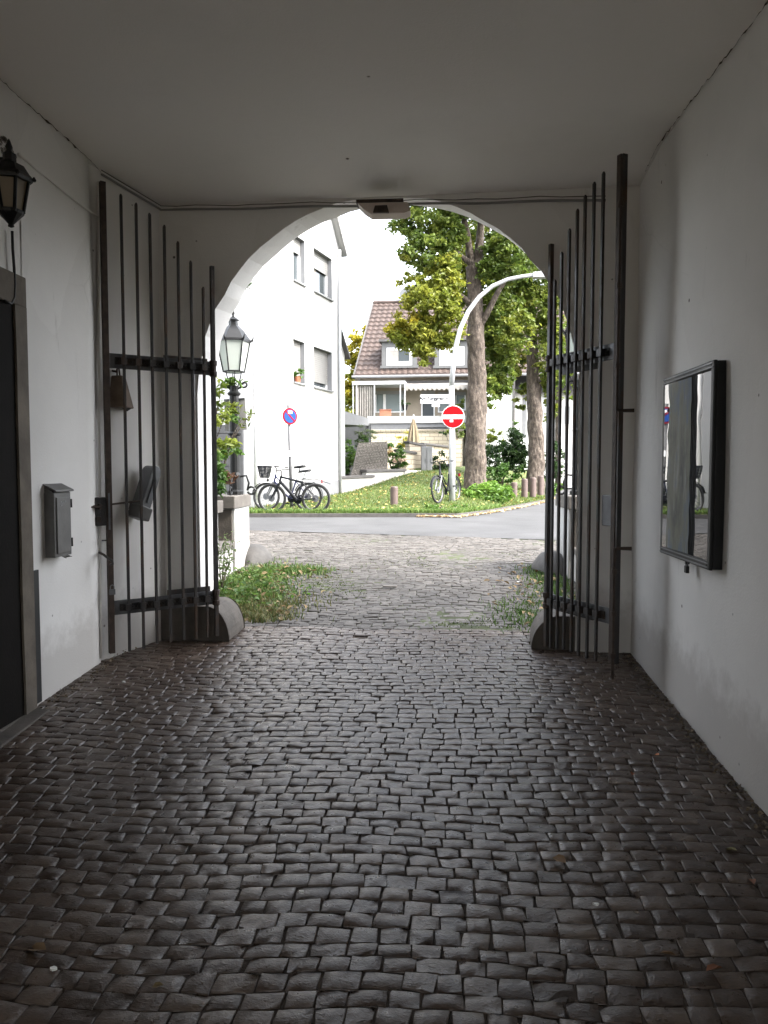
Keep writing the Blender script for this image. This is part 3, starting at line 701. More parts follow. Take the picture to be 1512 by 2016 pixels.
MB().tube([(bx-.02, yb-.02, cz(733)), (XL-.02, yb-.02, cz(728))], .008, 6).build('wall_arm', M['iron'], be)
# tilted grey actuator box
dvt, dvb = PX(303, 918, -2.14), PX(273, 1014, -2.22)
dv = thing('door_opener_box', 'tilted grey metal opener box fixed on the wall behind left gate', 'opener box', (dvb+dvt)/2)
ax = (dvt-dvb); Ld = ax.length; ax.normalize(); nx = Vector((.9, -.42, 0)).normalized(); sx_ = nx.cross(ax).normalized(); nx = ax.cross(sx_).normalized()
c0 = dvb
mb = MB(); prof = [(-.048, 0), (.048, 0)]+[(.048*math.cos(a), Ld-.048+.048*math.sin(a)) for a in np.linspace(0, math.pi, 9)]
mb.prism([c0+sx_*a+ax*b-nx*.06 for a, b in prof], nx*.11); mb.build('case', M['steel'], dv, bevel=.008)
MB().obox(c0, sx_, nx, ax, -.012, .012, .05, .062, .10, Ld-.10).build('slot_cover', M['galv'], dv)
MB().obox(c0, sx_, nx, ax, -.06, .06, -.055, .065, -.03, .07).build('end_cap', M['boxgrey'], dv, bevel=.01)
MB().obox(c0+ax*.06-nx*.12, sx_, nx, ax, -.035, .035, -.10, .06, -.03, .03).build('wall_bracket', M['iron'], dv)
MB().tube([c0+ax*.12+nx*.03, lp+Vector((0,0,zc+.035))+dl*.16+nl*.05], .007, 6).build('link_rod', M['rust'], dv)

# letter box on the left wall
mbx = thing('letter_box', 'dark grey metal letter box with sloping lid mounted on left wall', 'letter box', (XL, 4.66, 1.3))
D = .064; y0, y1, z0, z1 = 4.515, 4.725, 1.098, 1.495
MB().box(XL-.002, XL+D, y0, y1, z0, z1).build('case', M['boxgrey'], mbx, bevel=.004)
MB().add([(XL, y0-.012, z1+.045), (XL, y1+.012, z1+.045), (XL+D+.018, y1+.012, z1+.003), (XL+D+.018, y0-.012, z1+.003),
          (XL, y0-.012, z1+.055), (XL, y1+.012, z1+.055), (XL+D+.018, y1+.012, z1+.015), (XL+D+.018, y0-.012, z1+.015)],
         [(3,2,1,0),(4,5,6,7),(0,1,5,4),(1,2,6,5),(2,3,7,6),(3,0,4,7)]).build('lid', M['boxgrey'], mbx, bevel=.003)
MB().add([(XL, y0+.004, z1), (XL+D-.004, y0+.004, z1), (XL, y0+.004, z1+.04), (XL, y1-.004, z1), (XL+D-.004, y1-.004, z1), (XL, y1-.004, z1+.04)], [(0,1,2),(5,4,3),(0,2,5,3),(1,4,5,2)]).build('lid_cheek', M['boxgrey'], mbx)
dr_ = MB().box(XL+D+.0005, XL+D+.008, y0+.02, y1-.016, z0+.02, z1-.03).build('front_door', M['boxgrey'], mbx, bevel=.003)
for z in (z0+.05, z1-.10): MB().cyl((XL+D, y1+.004, z), (XL+D, y1+.004, z+.055), .008, 8).build('hinge', M['black'], mbx)
def text(body, size, loc, rot, mat, parent, name='lettering', ext=.001):
    cu = bpy.data.curves.new(name, 'FONT'); cu.body = body; cu.size = size; cu.align_x = 'CENTER'; cu.align_y = 'CENTER'; cu.extrude = ext; cu.offset = size*.035
    o = bpy.data.objects.new(name, cu); C.objects.link(o); cu.materials.append(mat)
    q = parent; off = Vector((0,0,0))
    while q is not None: off = off+W.get(q.name, Vector((0,0,0))); q = q.parent
    me = bpy.data.meshes.new_from_object(o.evaluated_get(bpy.context.evaluated_depsgraph_get())); bpy.data.objects.remove(o)
    me.name = name; o = bpy.data.objects.new(name, me); C.objects.link(o)
    o.parent = parent; o.location = Vector(loc)-off; o.rotation_euler = rot; return o
lt = MB()
for k in range(26):
    yy = y0+.06+random.random()*.075; zz = z1-.085+random.random()*.03; lt.box(XL+D+.008, XL+D+.0088, yy, yy+random.uniform(.006, .02), zz, zz+random.uniform(.002, .007))
lt.build('worn_sticker', M['signgrey'], mbx)
lt = MB()
for k in range(5):
    yy = y1-.10+k*.018; lt.tube([(XL+D-.02, yy, z0), (XL+D, yy+.01, z0-.012), (XL+D+.006, yy+.015, z0-.006-.012*random.random())], .0025, 5)
lt.build('frayed_edge', M['boxgrey'], mbx)

# wall lantern upper left
def lantern_local(mat_frame, mat_glass, parent, n, rt, rb, h, loc, prof_roof, fin, rot=0):
    loc = Vector(loc)
    g = MB(); 
    g.lathe(loc, [(rb*.97, 0), (rt*.97, h)], n, rot=rot); g.build('glazing', mat_glass, parent, local=True)
    f = MB()
    for k in range(n):
        a = 2*math.pi*k/n+rot; f.tube([loc+Vector((rb*math.cos(a), rb*math.sin(a), 0)), loc+Vector((rt*math.cos(a), rt*math.sin(a), h))], .009, 6)
    for r_, z in ((rb, 0), (rt, h)):
        f.tube([loc+Vector((r_*math.cos(2*math.pi*k/n+rot), r_*math.sin(2*math.pi*k/n+rot), z)) for k in range(n)], .010, 6, closed=True)
    f.build('frame', mat_frame, parent, local=True)
    MB().lathe(loc+Vector((0,0,h)), prof_roof, max(n, 8) if n > 6 else n, rot=rot).build('roof', mat_frame, parent, local=True)
    MB().lathe(loc+Vector((0,0,h)), fin, 10).build('finial', mat_frame, parent, local=True, smooth=True)
lw = thing('wall_lantern', 'black wall lantern with yellowed glass hanging from bracket, upper left', 'lantern', PY(22, 446, 3.7))
k_ = .00249                                # metres per photo pixel at that depth
lantern_local(M['black'], M['amber'], lw, 6, 34*k_, 23*k_, 62*k_, (0,0,28*k_),
              [(42*k_, -3*k_), (44*k_, 3*k_), (36*k_, 12*k_), (26*k_, 28*k_), (13*k_, 34*k_), (12*k_, 50*k_)], [(8*k_, 50*k_), (5*k_, 56*k_), (7*k_, 62*k_), (3*k_, 74*k_), (1*k_, 78*k_)], rot=.3)
MB().lathe((0,0,0), [(2*k_, -2*k_), (6*k_, 0), (5*k_, 4*k_), (12*k_, 12*k_), (24*k_, 24*k_), (25*k_, 29*k_)], 12).build('base_cup', M['black'], lw, local=True)
hx = []
for k in range(6):
    a = 2*math.pi*k/6+.3; c = Vector((44*k_*math.cos(a), 44*k_*math.sin(a), 92*k_)); q = MB(); q.lathe(c, [(.008,-.006),(.012,0),(.008,.008),(.003,.016)], 6); q.build('crest', M['black'], lw, local=True)
zb = 128*k_
MB().tube([(0,0,zb), (-.10,0,zb+.003), (-.36,0,zb+.005)], .014, 8).build('bracket_arm', M['black'], lw, local=True)
MB().lathe((-.35,0,zb), [(.05,0),(.05,.02)], 12, (1,0,0)).build('wall_rosette', M['black'], lw, local=True)
pl_ = MB()
for k in range(24):
    a, b = random.gauss(0, .05), random.gauss(0, .025); c = PX(12, 283, XL+.004)+Vector((0, a*1.3, b)); s_ = random.uniform(.006, .02); pl_.add([c+Vector((0,s_*math.cos(t_),s_*.7*math.sin(t_))) for t_ in np.linspace(0, 5.2, 6)], [tuple(range(6))])
o = pl_.build('flaked_plaster', M['sand']); tag(o, 'flaked patch of bare plaster above the wall lantern', 'patch')

# notice board on the right wall
y0, y1, z0, z1, D = 3.93, 4.97, 1.115, 2.19, .115
nb = thing('notice_case', 'black framed glass notice case hanging on right white wall', 'notice case', (XR, 4.45, 1.65))
y0, y1, D = 3.945, 4.765, .066; z1 = (PX(1402, 711, 1.345).z+PX(1311, 744, 1.345).z)/2; z0 = (PX(1390, 1120, 1.345).z+PX(1302, 1088, 1.345).z)/2
MB().box(XR-D+.02, XR+.004, y0, y1, z0, z1).build('case', M['black'], nb, bevel=.004)
fr = MB(); xo = XR-D
fr.box(xo, xo+.0195, y0-.003, y0+.035, z0-.003, z1+.003); fr.box(xo, xo+.0195, y1-.035, y1+.003, z0-.003, z1+.003)
fr.box(xo, xo+.0195, y0+.035, y1-.035, z0-.003, z0+.04); fr.box(xo, xo+.0195, y0+.035, y1-.035, z1-.04, z1+.003)
fr.build('door_frame', M['black'], nb, bevel=.005)
for za_, zb_ in ((z1-.014, z1-.006), (z0+.006, z0+.014), (z1-.034, z1-.028), (z0+.028, z0+.034)): MB().box(xo-.005, xo-.0005, y0+.008, y1-.008, za_, zb_).build('trim_bead', M['steel'], nb)
MB().hexa([(xo+.0145,y0+.036,z0+.041),(xo+.0195,y0+.036,z0+.041),(xo+.0195,y1-.036,z0+.041),(xo+.0002,y1-.036,z0+.041),(xo+.0145,y0+.036,z1-.041),(xo+.0195,y0+.036,z1-.041),(xo+.0195,y1-.036,z1-.041),(xo+.0002,y1-.036,z1-.041)]).build('glass_pane', M['board'], nb)
mb = MB(); ya, yb_ = 4.285, 4.655; n = 16; xg = lambda y_: xo+.0145-.0143*(y_-y0-.036)/(y1-y0-.072)-.0008
for i in range(n+1):
    z = z0+.042+(z1-z0-.084)*i/n; e = .004*math.sin(i*2.1)+random.uniform(-.003, .003); y2 = yb_+.010*math.sin(i*1.3)+random.uniform(-.012, .008); mb.v += [(xg(ya+e), ya+e, z), (xg(y2), y2, z)]
mb.f = [(2*i, 2*i+2, 2*i+3, 2*i+1) for i in range(n)]
mb.build('reflection_mask', M['refl_mask'], nb)  # added matte sheet for the dark strip, keeps the glass there from mirroring
nb.rotation_euler = (0, 0, R(.75))
padlock('small black padlock hanging below the glass notice case', (xo+.02, 4.33, z0-.028), 1.0, (-1,0,0), 'black')
MB().box(xo+.01, xo+.03, 4.32, 4.34, z0-.018, z0-.003).build('hasp', M['iron'], nb)

# ------------------------------------------------------------------ leaves, grass, bushes
def leaves_np(P, size, tint, asp=.62, up=.35, droop=0):
    """6-point folded leaves at points P (N,3)"""
    N = len(P); nrm = rng.normal(0, 1, (N,3)); nrm[:,2] = np.abs(nrm[:,2])+up; nrm /= np.linalg.norm(nrm, axis=1)[:,None]
    a = rng.normal(0, 1, (N,3)); a[:,2] -= droop; a -= nrm*(a*nrm).sum(1)[:,None]; a /= np.linalg.norm(a, axis=1)[:,None]; b = np.cross(nrm, a)
    s_ = (size*rng.uniform(.65, 1.25, N))[:,None]; w_ = s_*asp*.5
    fold = nrm*w_*.35
    v = np.stack([P-a*s_*.5, P-a*s_*.12+b*w_+fold, P+a*s_*.22+b*w_*.75+fold, P+a*s_*.55-nrm*s_*.12, P+a*s_*.22-b*w_*.75+fold, P-a*s_*.12-b*w_+fold], 1)
    f = np.array([[0,1,2,3],[0,3,4,5]])[None]+(np.arange(N)*6)[:,None,None]
    return v.reshape(-1,3), f.reshape(-1,4), np.repeat(tint, 6, 0)
def blob_points(c, r_, n, clump=.5, hollow=.35):
    """points in an ellipsoid gathered in twig clumps so gaps stay open"""
    c = np.array(c, float); r_ = np.array(r_, float); nc = max(6, n//26)
    d = rng.normal(0, 1, (nc,3)); d /= np.linalg.norm(d, axis=1)[:,None]
    rad = (hollow**3+(1-hollow**3)*rng.random(nc))**(1/3); rad *= 1+.13*np.sin(d[:,0]*5+d[:,2]*7+c[0])
    cc = c+d*rad[:,None]*r_; k = rng.integers(0, nc, n)
    sp = (r_.mean()*.16+.05)*clump*2
    return cc[k]+rng.normal(0, 1, (n,3))*sp*np.array([1,1,.65])*.5, k, nc
def tints(cols, n, k=None, nc=None, jit=.12):
    cols = np.array(cols, float)
    base = rng.random((nc,)) if nc else None
    f = (base[k]*.7+rng.random(n)*.3) if nc else rng.random(n)
    f = np.clip(f, 0, .9999)*(len(cols)-1); i = f.astype(int); i = np.minimum(i, len(cols)-2); t_ = (f-i)[:,None]
    return np.clip((cols[i]*(1-t_)+cols[i+1]*t_)*rng.uniform(1-jit, 1+jit, (n,1)), 0, 1)
def foliage(name, blobs, size, parent=None, off=None, mat='leaf', asp=.62, up=.35):
    """blobs: (center, radii, count, colours)"""
    V, Fc, T, b = [], [], [], 0
    for c, r_, n, cols in blobs:
        P, k, nc = blob_points(c, r_, n); v, f, t_ = leaves_np(P, size, tints(cols, n, k, nc), asp, up)
        V.append(v); Fc.append(f+b); T.append(t_); b += len(v)
    return quads_mesh(name, np.concatenate(V), np.concatenate(Fc), M[mat], parent, np.concatenate(T), off=off)
def blades(name, P, h, wd, cols, lean=.5, parent=None, off=None):
    P = np.asarray(P); N = len(P); a = rng.uniform(0, 2*math.pi, N); d = np.stack([np.cos(a), np.sin(a), np.zeros(N)], 1); b2 = rng.uniform(0, 2*math.pi, N)
    s_ = np.stack([np.cos(b2), np.sin(b2), np.zeros(N)], 1); hh = (h*rng.uniform(.45, 1.3, N))[:,None]; ln = rng.uniform(0, lean, (N,1)); w_ = wd*.5
    up_ = np.array([0,0,1.0])
    p1 = P+up_*hh*.6+d*hh*ln*.35; p2 = P+up_*hh*(1-ln*.25)+d*hh*ln
    v = np.stack([P-s_*w_, P+s_*w_, p1+s_*w_*.8, p1-s_*w_*.8, p2+s_*w_*.12, p2-s_*w_*.12], 1)
    f = np.array([[0,1,2,3],[3,2,4,5]])[None]+(np.arange(N)*6)[:,None,None]
    return quads_mesh(name, v.reshape(-1,3), f.reshape(-1,4), M['blade'], parent, np.repeat(tints(cols, N), 6, 0), off=off)
GREEN = [(.03,.075,.012), (.055,.12,.02), (.09,.165,.03)]
DRY = [(.10,.09,.03), (.17,.15,.05), (.08,.10,.025)]
YEL = [(.16,.165,.018), (.28,.25,.022), (.40,.32,.03)]
MIX = [(.07,.11,.017), (.13,.17,.025), (.22,.23,.035)]
LIME = [(.12,.17,.02), (.20,.25,.035), (.28,.32,.06)]
DARK = [(.014,.032,.010), (.026,.056,.016), (.05,.085,.022)]
BRIGHT = [(.045,.10,.016), (.085,.165,.028), (.14,.21,.045)]
def stuff(o): o['kind'] = 'stuff'; return o
# lawn grass
n = 42000; x = rng.uniform(-5.2, 4.2, n); ky = kerb_y(x)+.10; y = ky+rng.random(n)**1.35*11.5
k = (y < 28.5) & (x > -6); x = x[k]; y = y[k]
stuff(blades('lawn_grass', np.stack([x, y, GL(x, y)-.01], 1), .075, .016, [(.045,.085,.010), (.075,.125,.018), (.11,.155,.028), (.17,.17,.05)], .8))
n = 5200; x = rng.uniform(-5, 1.6, n); y = kerb_y(x)+.12+np.abs(rng.normal(0, .10, n))
stuff(blades('kerb_grass', np.stack([x, y, GL(x, y)-.01], 1), .13, .016, [(.05,.11,.015), (.10,.18,.03), (.16,.22,.05)], .8))
n = 900; x = rng.uniform(-5, 4, n); y = kerb_y(x)+.15+rng.random(n)*10
v, f, t_ = leaves_np(np.stack([x, y, GL(x, y)+.03+rng.random(n)*.03], 1), .085, tints([(.32,.22,.06), (.40,.33,.10), (.20,.11,.04)], n), .6, 2.5)
stuff(quads_mesh('fallen_leaves', v, f, M['dry'], None, t_))
n = 1500; x = rng.uniform(-.5, 4.2, n); y = kerb_y(x)-np.abs(rng.normal(0, .16, n))*np.clip((x+.6)/2, .12, 1.0)-.02
v, f, t_ = leaves_np(np.stack([x, y, np.full(n, .535)+rng.random(n)*.02], 1), .08, tints([(.45,.36,.20), (.55,.45,.28), (.30,.18,.08)], n), .6, 2.5)
stuff(quads_mesh('gutter_leaves', v, f, M['dry'], None, t_))
# weeds in front of the arch
def weeds(name, cx_, cy_, sx_, sy_, n, h, cols, wd=.012, xmin=-9, xmax=9, ymin=6.42):
    x = rng.normal(cx_, sx_, n); y = rng.normal(cy_, sy_, n); k = (x > xmin) & (x < xmax) & (y > ymin); x = x[k]; y = y[k]
    return x, y
L_ = []
for cx_, cy_, sx_, sy_, n in ((-2.05,8.25,.17,.5,3000), (-1.9,7.6,.18,.3,1300), (-1.72,8.85,.2,.13,1100), (-1.55,8.95,.09,.07,160), (-2.15,7.2,.12,.3,700)):
    L_.append(np.stack(weeds('', cx_, cy_, sx_, sy_, n, 0, 0, xmin=-2.36, ymin=6.45), 1))
L_ = np.concatenate(L_); stuff(blades('verge_grass', np.c_[L_, G(L_[:,0], L_[:,1])-.01], .065, .011, [(.03,.075,.010), (.055,.12,.018), (.10,.16,.03), (.16,.17,.05)], 1.0))
n = 800; P = np.c_[np.concatenate([rng.normal(-2.05, .18, 500), rng.normal(-1.85, .22, 300)]), np.concatenate([rng.normal(8.1, .4, 500), rng.normal(7.4, .3, 300)])]; P = P[(P[:,0] > -2.33) & (P[:,1] > 6.5)]; P = np.c_[P, G(P[:,0], P[:,1])+np.abs(rng.normal(0, .035, len(P)))]
v, f, t_ = leaves_np(P, .05, tints(BRIGHT, len(P)), .8, 1.2); stuff(quads_mesh('verge_broadleaf_weeds', v, f, M['leaf'], None, t_))
L_ = np.concatenate([np.stack(weeds('', a, b, c, d, n, 0, 0, xmin=-2.3, ymin=6.40), 1) for a, b, c, d, n in ((-1.72,6.75,.22,.22,1300), (-1.55,6.55,.15,.1,420), (-1.62,7.15,.25,.25,650))])
stuff(blades('verge_weeds', np.c_[L_, G(L_[:,0], L_[:,1])-.01], .065, .012, [(.05,.09,.02), (.12,.13,.04), (.20,.17,.07)], 1.0))
L_ = np.concatenate([np.stack(weeds('', a, b, c, d, n, 0, 0, xmax=1.42, ymin=6.2), 1) for a, b, c, d, n in ((1.12,7.5,.16,.55,900), (1.0,6.55,.13,.18,700), (1.22,8.5,.10,.3,700), (.72,6.9,.16,.35,300), (1.2,9.0,.12,.2,400))])
stuff(blades('verge_grass', np.c_[L_, G(L_[:,0], L_[:,1])-.01], .058, .011, [(.03,.075,.012), (.06,.12,.02), (.11,.16,.035)], .9))
n = 9000; x = rng.uniform(-1.7, 1.35, n); y = 6.4+rng.random(n)**1.2*4.2; q = np.sin(x*3+1)*np.sin(y*2.3)+np.sin(x*1.3-y)+.35*np.abs(x)
k = q > .35; x, y = x[k], y[k]; yy = y
stuff(blades('joint_moss', np.c_[x, y, G(x, y)-.012], .022, .010, [(.03,.055,.012), (.055,.08,.018), (.09,.10,.03)], 1.2))
n = 260; x = np.concatenate([rng.normal(-1.75, .3, 160), rng.normal(1.0, .25, 100)]); y = 6.4+rng.random(n)*2.8
k = (x > -2.3) & (x < 1.4); x, y = x[k], y[k]; n = len(x)
v, f, t_ = leaves_np(np.c_[x, y, G(x, y)+.012+rng.random(n)*.05], .06, tints([(.16,.10,.04), (.22,.17,.08), (.10,.06,.03)], n), .6, 2.0)
stuff(quads_mesh('verge_leaf_litter', v, f, M['dry'], None, t_))
n = 900; side = rng.random(n) < .6; x = np.where(side, XR-.03-np.abs(rng.normal(0, .035, n)), XL+.04+np.abs(rng.normal(0, .05, n))); y = rng.uniform(1.5, 5.6, n); n = len(x)
k = (x < XL+.3) & (y < 4.3); k = ~k; x, y = x[k], y[k]; n = len(x)
v, f, t_ = leaves_np(np.c_[x, y, G(x, y)+.008+rng.random(n)*.012], .022, tints([(.07,.05,.03), (.13,.10,.06), (.20,.16,.11)], n), .7, 1.5)
stuff(quads_mesh('wall_foot_debris', v, f, M['dry'], None, t_))

# tall herb by the low parapet
def herb(name, label, base, h, n, cols, size, spread):
    base = Vector(base); t = thing(name, label, 'plant', base); mb = MB(); P = []
    for k in range(5):
        a = random.uniform(0, 6.28); tip = base+Vector((math.cos(a)*spread*random.random(), math.sin(a)*spread*random.random(), h*random.uniform(.6, 1)))
        pts = [base.lerp(tip, q)+Vector((0,0,.0)) for q in np.linspace(0, 1, 5)]; mb.tube(pts, [.006,.005,.004,.003,.002], 5)
        for _ in range(n//5): P.append(np.array(base.lerp(tip, random.uniform(.25, 1)))+rng.normal(0, .035, 3))
    mb.build('stem', M['blade'] if False else M['soil'], t)
    P = np.array(P); v, f, t_ = leaves_np(P, size, tints(cols, len(P)), .3, .4); quads_mesh('foliage', v, f, M['leaf'], t, t_, off=base)
p = PY(436, 1140, 7.7); herb('tall_weed', 'spindly green weed growing beside the white parapet on the left', (p.x, 7.7, float(G(p.x, 7.7))), .62, 150, [(.10,.15,.05), (.16,.22,.08)], .06, .16)

# scattered single leaves and scraps on the passage cobbles
def fallen_leaf(px, py, size, cols, label):
    p = PZ(px, py, .12)
    for _ in range(4): p = PZ(px, py, float(G(p.x, p.y))+.012)
    v, f, t_ = leaves_np(np.array([p]), size, np.array([cols]), .6, 4)
    tag(quads_mesh('fallen_leaf', v-np.array(p), f, M['dry'], None, t_), label, 'leaf', 'fallen leaves on the passage cobbles').location = p
for a in [(1293,1486,.05,(.30,.10,.03),'orange brown leaf on cobbles in front of the right wall, farthest orange one'),
          (1101,1692,.075,(.22,.13,.06),'curled brown leaf on cobbles mid floor, right of centre'),
          (1405,1906,.075,(.22,.08,.03),'reddish brown leaf lying on near right cobbles'),
          (1314,1876,.05,(.16,.09,.04),'small dull brown leaf on near right cobbles left of reddish leaf'),
          (1440,1672,.05,(.16,.14,.05),'olive yellow leaf on cobbles near the right wall'),
          (1480,1734,.055,(.20,.08,.035),'russet leaf by the right wall foot at the picture edge'),
          (72,1868,.07,(.20,.13,.07),'curled tan leaf on near left cobbles'),
          (310,1940,.05,(.15,.11,.05),'small yellow brown leaf on near cobbles, left of centre'),
          (150,1383,.07,(.05,.03,.02),'dark crumpled leaf near the letter box wall foot'),
          (1245,1523,.04,(.24,.08,.03),'small rusty leaf on cobbles left of right wall')]:
    fallen_leaf(*a)
def scrap(px, py, s_, label, mat='paper'):
    p = PZ(px, py, .12)
    for _ in range(4): p = PZ(px, py, float(G(p.x, p.y))+.006)
    pts = [(s_*random.uniform(.5,1)*math.cos(a), .6*s_*random.uniform(.5,1)*math.sin(a), 0) for a in np.linspace(0, 5.5, 7)]
    o = MB().prism(pts, (0,0,.006)).build('paper_scrap', M[mat]); o.location = p; tag(o, label, 'scrap', 'white scraps on the cobbles')
scrap(106,1909,.018,'white scrap on near left cobbles'); scrap(195,1385,.022,'white scrap near foot of left wall'); scrap(594,1757,.012,'tiny white scrap on cobbles near centre bottom'); scrap(1173,1781,.012,'tiny pale scrap on right cobbles'); scrap(244,1343,.018,'white scrap on cobbles in front of left gate bars'); scrap(1020,1146,.03,'white scrap among weeds by right guard stone')
p = PZ(768, 1157, .4); p.z = float(G(p.x, p.y))+.012
o = MB().hexa([(-.075,-.03,0),(.07,-.035,0),(.075,.03,0),(-.07,.035,0),(-.075,-.03,.016),(.07,-.035,.016),(.075,.03,.016),(-.07,.035,.016)]).build('loose_stone', M['capstone'], bevel=.004); o.location = p
tag(o, 'pale loose flat stone lying mid forecourt on the cobbles', 'stone')

# ------------------------------------------------------------------ parapets and gate pillars outside
def parapet_pillar(xn, y0, y1, xout, ztop, label, sgn):
    """xn inner face, xout outer face"""
    g = float(G(0, y0)); t = thing('gate_pillar', label, 'pillar', ((xn+xout)/2, (y0+y1)/2, g), 'low pillars flanking the forecourt')
    x0, x1 = sorted((xn, xout)); MB().box(x0, x1, y0+.035, y1, g-.2, ztop-.15).build('shaft', M['parapet'], t, bevel=.012)
    MB().box(x0+.03, x1-(.03 if sgn < 0 else .03), y0-.0, y0+.034, g+.28, ztop-.16).build('stone_face', M['stone'], t, bevel=.005)
    MB().box(x0-.02, x1+.02, y0-.05, y1+.02, ztop-.15, ztop).build('cap', M['capstone'], t, bevel=.012)
    return t
zt = 1.31
parapet_pillar(-2.37, 8.75, 9.45, -3.15, PY(467, 976, 8.8).z, 'white plastered low pillar with stone cap carrying the left lamp post', -1)
parapet_pillar(1.42, 8.55, 9.4, 2.25, PY(1112, 976, 8.6).z, 'white plastered low pillar with stone cap right of the forecourt', 1)
def low_wall(x0, x1, y0, y1, z1, label):
    g = float(G(0, y0)); t = thing('parapet_wall', label, 'wall', ((x0+x1)/2, (y0+y1)/2, g), 'low white parapet walls')
    MB().box(x0, x1, y0, y1, g-.2, z1-.13).build('wall_body', M['parapet'], t, bevel=.01)
    MB().box(x0-.05, x1+.05, y0-.02, y1+.03, z1-.13, z1).build('coping', M['capstone'], t, bevel=.01)
low_wall(-2.85, -2.37, 6.62, 8.1, PX(420, 987, -2.35).z, 'low white parapet wall with stone coping, left of the forecourt')
def ledge(x0, x1, y0, y1, z1, label):
    t = thing('stone_ledge', label, 'ledge', ((x0+x1)/2, (y0+y1)/2, z1), 'stone ledges beside the pillars'); MB().box(x0, x1, y0, y1, z1-.07, z1).build('slab', M['capstone'], t, bevel=.012); MB().box(x0+.02, x1-.03, y0+.03, y1-.02, .2, z1-.071).build('base', M['parapet'], t)
ledge(-2.95, -2.36, 8.05, 8.76, PX(450, 1068, -2.38).z, 'worn stone ledge between left parapet and lamp pillar')
ledge(1.45, 2.0, 7.3, 8.5, .78, 'worn stone ledge in front of the right pillar')
def boulder(px, py, y, rx, ry, h, label):
    p = PY(px, py, y); c = Vector((p.x, y, float(G(p.x, y)))); mb = MB(); n = 14; prof = np.linspace(0, math.pi/2, 7)
    for i, a in enumerate(prof):
        for k in range(n):
            b = 2*math.pi*k/n; w_ = 1+.08*math.sin(b*3+i); mb.v.append((rx*math.cos(b)*math.cos(a)*w_, ry*math.sin(b)*math.cos(a)*w_, h*math.sin(a)-.04))
    mb.f = [(i*n+k, i*n+(k+1)%n, (i+1)*n+(k+1)%n, (i+1)*n+k) for i in range(6) for k in range(n)]
    o = mb.build('guard_stone', M['darkstone'], smooth=True); o.location = c; tag(o, label, 'stone')
boulder(502, 1108, 9.55, .23, .35, .26, 'low rounded guard stone at foot of the left lamp pillar')
boulder(1085, 1115, 9.1, .24, .4, .27, 'mossy rounded guard stone at foot of the right pillar')

# street lamp on the left pillar
zc_ = PY(467, 976, 8.8).z
lp_ = PY(463, 975, 9.15); lp_.z = zc_
lm = thing('lantern_post', 'black lamp post with glazed lantern standing on left white pillar', 'lamp post', lp_)
zz = lambda py: PY(462, py, 9.15).z-zc_
MB().tube([(0,0,0), (0,0,zz(785)), (0,0,zz(760))], [.062, .058, .05], 12).build('post', M['black'], lm, local=True)
MB().lathe((0,0,0), [(.10,0),(.10,.04),(.075,.06),(.07,zz(935)),(.062,zz(930))], 12).build('post_base', M['black'], lm, local=True)
for py in (855, 776): MB().lathe((0,0,zz(py)), [(.06,-.02),(.078,-.01),(.082,.01),(.06,.03)], 12).build('collar', M['black'], lm, local=True)
mb = MB()
for s_ in (-1, 1):
    c = Vector((s_*.125, 0, zz(757))); pts = [Vector((s_*.05,0,zz(765)))]+[c+Vector((.045*math.cos(a)*s_*(1-.07*i), 0, .04*math.sin(a)*(1-.07*i))) for i, a in enumerate(np.linspace(-2.4, 3.4, 10))]
    mb.tube(pts, .012, 6)
mb.build('scroll', M['black'], lm, local=True)
mb = MB()
for a in range(4): mb.tube([(.045*math.cos(a*1.57+.4), .045*math.sin(a*1.57+.4), zz(762)), (.075*math.cos(a*1.57+.4), .075*math.sin(a*1.57+.4), zz(745)), (.09*math.cos(a*1.57+.4), .09*math.sin(a*1.57+.4), zz(733))], .007, 6)
mb.build('lantern_leg', M['black'], lm, local=True)
hl = zz(672)-zz(732)
lantern_local(M['black'], M['milk'], lm, 6, .195, .125, hl, (0,0,zz(732)), [(.205,-.01),(.20,.02),(.12,.13),(.055,.19),(.052,.245),(.08,.25),(.03,.285)], [(.022,.28),(.012,.30),(.02,.33),(.014,.36),(.002,.40)], rot=1.35)
for k in range(6):
    a = 2*math.pi*k/6+1.35; c = Vector((.20*math.cos(a), .20*math.sin(a), zz(672))); e = Vector((math.cos(a), math.sin(a), 0))
    MB().tube([c, c+e*.025+Vector((0,0,.02)), c+e*.04+Vector((0,0,.06))], [.014,.012,.004], 6).build('crest', M['black'], lm, local=True)
mb = MB()
for s_, ph in ((1, 0), (-1, 0), (1, 1.57), (-1, 1.57)):
    e = Vector((math.cos(ph)*s_, math.sin(ph)*s_, 0)); pts = [e*.07+Vector((0,0,.22)), e*.14+Vector((0,0,.23)), e*.17+Vector((0,0,.14)), e*.15+Vector((0,0,.05))]+[e*.20+Vector((0,0,.05))+e*.05*math.cos(a)+Vector((0,0,.045*math.sin(a))) for a in np.linspace(3.1, -2.8, 9)]
    mb.tube(pts, .013, 6)
mb.build('base_scroll', M['black'], lm, local=True)
# two pale boards clipped to the post
ib = thing('info_board', 'pale translucent board clipped to the left lamp post', 'board', PY(462, 815, 9.25))
a = [PY(441, 787, 9.24), PY(482, 784, 9.24), PY(486, 846, 9.24), PY(444, 848, 9.24)]
MB().prism(a, (0,.012,0)).build('sheet', M['shutter'], ib); MB().tube([PY(441,787,9.235), PY(482,784,9.235)], .007, 6).build('top_rail', M['signgrey'], ib)

